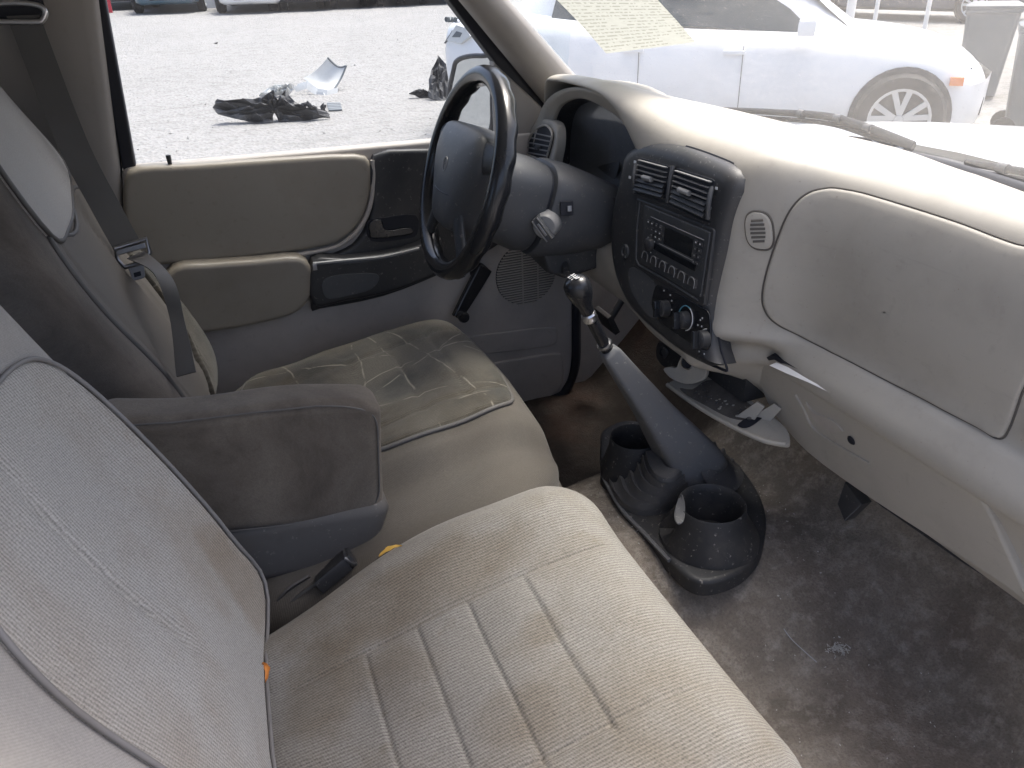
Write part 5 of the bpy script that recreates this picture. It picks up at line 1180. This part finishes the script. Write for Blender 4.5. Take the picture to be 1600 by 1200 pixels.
# things beyond the sedan
for px, py, wd, lb in ((1325, 44, .16, 'white post just right of the sedan roof'), (1363, 54, .07, 'thin white post in the middle of the three'), (1441, 62, .07, 'thin white post farthest right')):
    p = gnd(px, py); tag(lathe('white_post', [(wd*.5, 0), (wd*.5, 2.2), (wd*.45, 2.25)], p, (0, 0, 1), 'post_white', None, n=16), lb, 'post', 'white posts beyond the sedan')
p = gnd(1395, 40); ctr = V(14.0, 12.6, gz(12.6)); car('parked_suv', 'dark vehicle behind the white posts', ctr, R(-58), 'paint_navy', None, 'car', H=1.7)
ctr = V(11.3, 5.6, gz(5.6)); car('white_van', 'white van at the upper right behind the bin', ctr, R(-160), 'paint_white', None, 'van', L=5.0, H=2.1, W_=1.95, van=True)
def bin_(px, py, lb, sc=1.):
    p = gnd(px, py); b_ = thing('wheeled_bin', lb, 'bin', p, 'grey wheeled bins')
    a = R(-50); h = V(math.cos(a), math.sin(a), 0); s = V(-math.sin(a), math.cos(a), 0)
    ring = lambda w_, d, z: [p+h*x*w_+s*y*d+V(0, 0, z) for x, y in rpoly([(-1, -1), (1, -1), (1, 1), (-1, 1)], .2, 4)]
    mesh('bin_body', *grid_vf([ring(.20*sc, .22*sc, .03), ring(.22*sc, .24*sc, .3), ring(.26*sc, .28*sc, .88*sc), ring(.275*sc, .295*sc, .885*sc), ring(.275*sc, .295*sc, .92*sc)], cv=True, capu=True), 'bin_grey', b_, sharp=40)
    mesh('bin_lid', *grid_vf([ring(.28*sc, .30*sc, .925*sc), ring(.28*sc, .30*sc, .95*sc), ring(.22*sc, .24*sc, .98*sc)], cv=True, capu=True), 'bin_grey', b_, sharp=40)
    for s_ in (-1, 1): lathe('bin_wheel', [(.09, -.02), (.09, .02)], p-h*.2+s*.2*s_+V(0, 0, .09), s, 'tyre', b_, n=16)
bin_(1522, 150, 'grey wheeled bin standing upright right of the sedan wheel', .92); bin_(1604, 214, 'dark bin cut off by the right edge of the picture', .92)
# ---- litter of car parts in the yard
def sheet(name, label, pts, mat, depth, cat, grow=.02, jag=.03, t=.012, group=None, n=3, bow=0.):
    """crumpled thin part: outline on a leaning plane with its own thickness and folds"""
    by = max(p[1] for p in pts); bx = np.mean([p[0] for p in pts]); g0 = gnd(bx, by-2)
    nrm = unit(V(-.15, -1, .55)); out = [onp(x, y, g0+V(0, 0, .01), nrm) for x, y in pts]
    rs = np.random.default_rng(len(pts)*7+int(bx)); c_ = sum(out)/len(out); rows = []
    dense = []
    for i, p in enumerate(out):
        q = out[(i+1) % len(out)]
        for s_ in np.arange(n)/n: dense.append(p+(q-p)*s_+rs.normal(0, jag*.25, 3)*(0 if s_ == 0 else 1))
    for k_, s_ in enumerate((1., .8, .6, .4, .2, .02)):
        rows.append([c_+(p-c_)*s_+nrm*((rs.normal(0, depth) if 0 < k_ < 5 else 0)-bow*(1-s_*s_)) for p in dense])
    zmin = 0
    v_, f_ = grid_vf(rows, cv=True); k_ = len(v_)
    for p in v_: p[2] = max(p[2], gz(p[1])+.004)
    v2 = [p-nrm*t for p in v_]; m_ = len(dense)
    f_ = f_+[tuple(reversed([i+k_ for i in q])) for q in f_]+[(i, (i+1) % m_, (i+1) % m_+k_, i+k_) for i in range(m_)]
    return tag(mesh(name, v_+v2, f_, mat, None, smooth=False), label, cat, group)
sheet('crushed_bumper', 'crushed black plastic bumper wreck lying on the gravel', [(332, 168), (336, 158), (345, 157), (395, 155), (415, 148), (427, 140), (434, 156), (446, 140), (460, 158), (478, 168), (500, 172), (513, 176), (516, 184), (490, 186), (460, 188), (436, 190), (436, 176), (428, 176), (425, 192), (396, 194), (372, 186), (340, 178)], 'shredded', .05, 'bumper', n=2)
sheet('bent_strip', 'thin black broken strip beside the crushed bumper', [(462, 168), (476, 160), (482, 158), (496, 168), (492, 171), (480, 164), (468, 171)], 'shredded', .01, 'strip')
sheet('plastic_hook', 'small black hooked plastic scrap at the bumper end', [(500, 166), (505, 160), (510, 163), (508, 172), (516, 182), (504, 180)], 'shredded', .01, 'scrap')
sheet('silver_scrap', 'crumpled silver scrap behind the crushed bumper', [(404, 150), (425, 134), (445, 132), (460, 134), (452, 148), (434, 148), (420, 154)], 'panel_white', .04, 'scrap')
wp_ = thing('white_body_panel', 'curved white body panel lying tilted on the gravel', 'body panel', gnd(500, 146))
wb = gnd(500, 146); wn_ = unit(V(-.2, -1, .75)); wq = lambda x, y, d=0.: onp(x, y, wb+wn_*d, wn_)
cA, cB, cC, cD = [wq(*q) for q in ((474, 122), (512, 90), (541, 103), (520, 141))]; rows = []
for a in np.linspace(0, 1, 10):
    rows.append([(cA*(1-a)+cB*a)*(1-b)+(cD*(1-a)+cC*a)*b-wn_*(.10*math.sin(math.pi*b)+.05*math.sin(math.pi*a)) for b in np.linspace(0, 1, 9)])
v, f = grid_vf(rows); k_ = len(v); mesh('panel_skin', v+[p-wn_*.012 for p in v], f+[tuple(i_+k_ for i_ in q) for q in f], 'panel_white', wp_, sharp=0)
tube('panel_edge', rows[-1]+[r_[-1] for r_ in rows[::-1]], .012, 'bin_grey', wp_, n=6)
fl_ = [wq(*q, d) for *q, d in ((458, 136, .02), (474, 131, .08), (490, 142, .03), (505, 145, .10), (522, 141, .02))]
mesh('torn_flange', *grid_vf([fl_, [p+V(.02, -.05, -.05) for p in fl_], [p+V(.05, -.02, .03) for p in fl_]]), 'panel_white', wp_, sharp=20)
p4 = [gnd(x, y)+V(0, 0, .02) for x, y in ((511, 163), (532, 162), (535, 174), (514, 175))]
pg = thing('plastic_grille', 'flat blue-grey slatted grille lying on the gravel', 'grille', sum(p4)/4)
for i in range(5):
    a, b = i/5+.02, (i+1)/5-.03; L_ = lambda t_: (p4[0]*(1-t_)+p4[3]*t_, p4[1]*(1-t_)+p4[2]*t_); q0_, q1_ = L_(a); q2_, q3_ = L_(b)
    slab('slat', [q0_, q1_, q3_, q2_], (0, 0, 1), .015, 'bin_grey', pg, bev=.003)
sheet('black_plate', 'tall upright black broken plate next to the side mirror', [(670, 152), (670, 124), (677, 104), (684, 86), (693, 96), (700, 108), (698, 158), (684, 159)], 'shredded', .02, 'plate', t=.02)
sheet('bumper_shard', 'low grey plastic shard on the gravel left of the side mirror', [(639, 146), (655, 139), (664, 141), (680, 147), (690, 155), (672, 155), (650, 150)], 'shredded', .03, 'shard')
mb = MB(); rs = np.random.default_rng(3)
for i in range(1100):
    y = 1.6+rs.random()**1.6*14; x = rs.uniform(-1.5, 1.2+y*.55); s_ = rs.uniform(.004, .013) if i % 50 else rs.uniform(.015, .04); p = V(x, y, gz(y)+s_*.25)
    d_ = rs.normal(0, 1, (4, 3))*s_*V(1, 1, .5); mb.add([p+q for q in d_], [(0, 1, 2), (0, 2, 3), (0, 3, 1), (1, 2, 3)])
o = mb.build('gravel_stones', 'gravel', None, smooth=False); o['kind'] = 'stuff'; o['label'] = 'loose stones and chips on the pale gravel yard'
for o in bpy.data.objects:
    if '_w' in o: del o['_w']
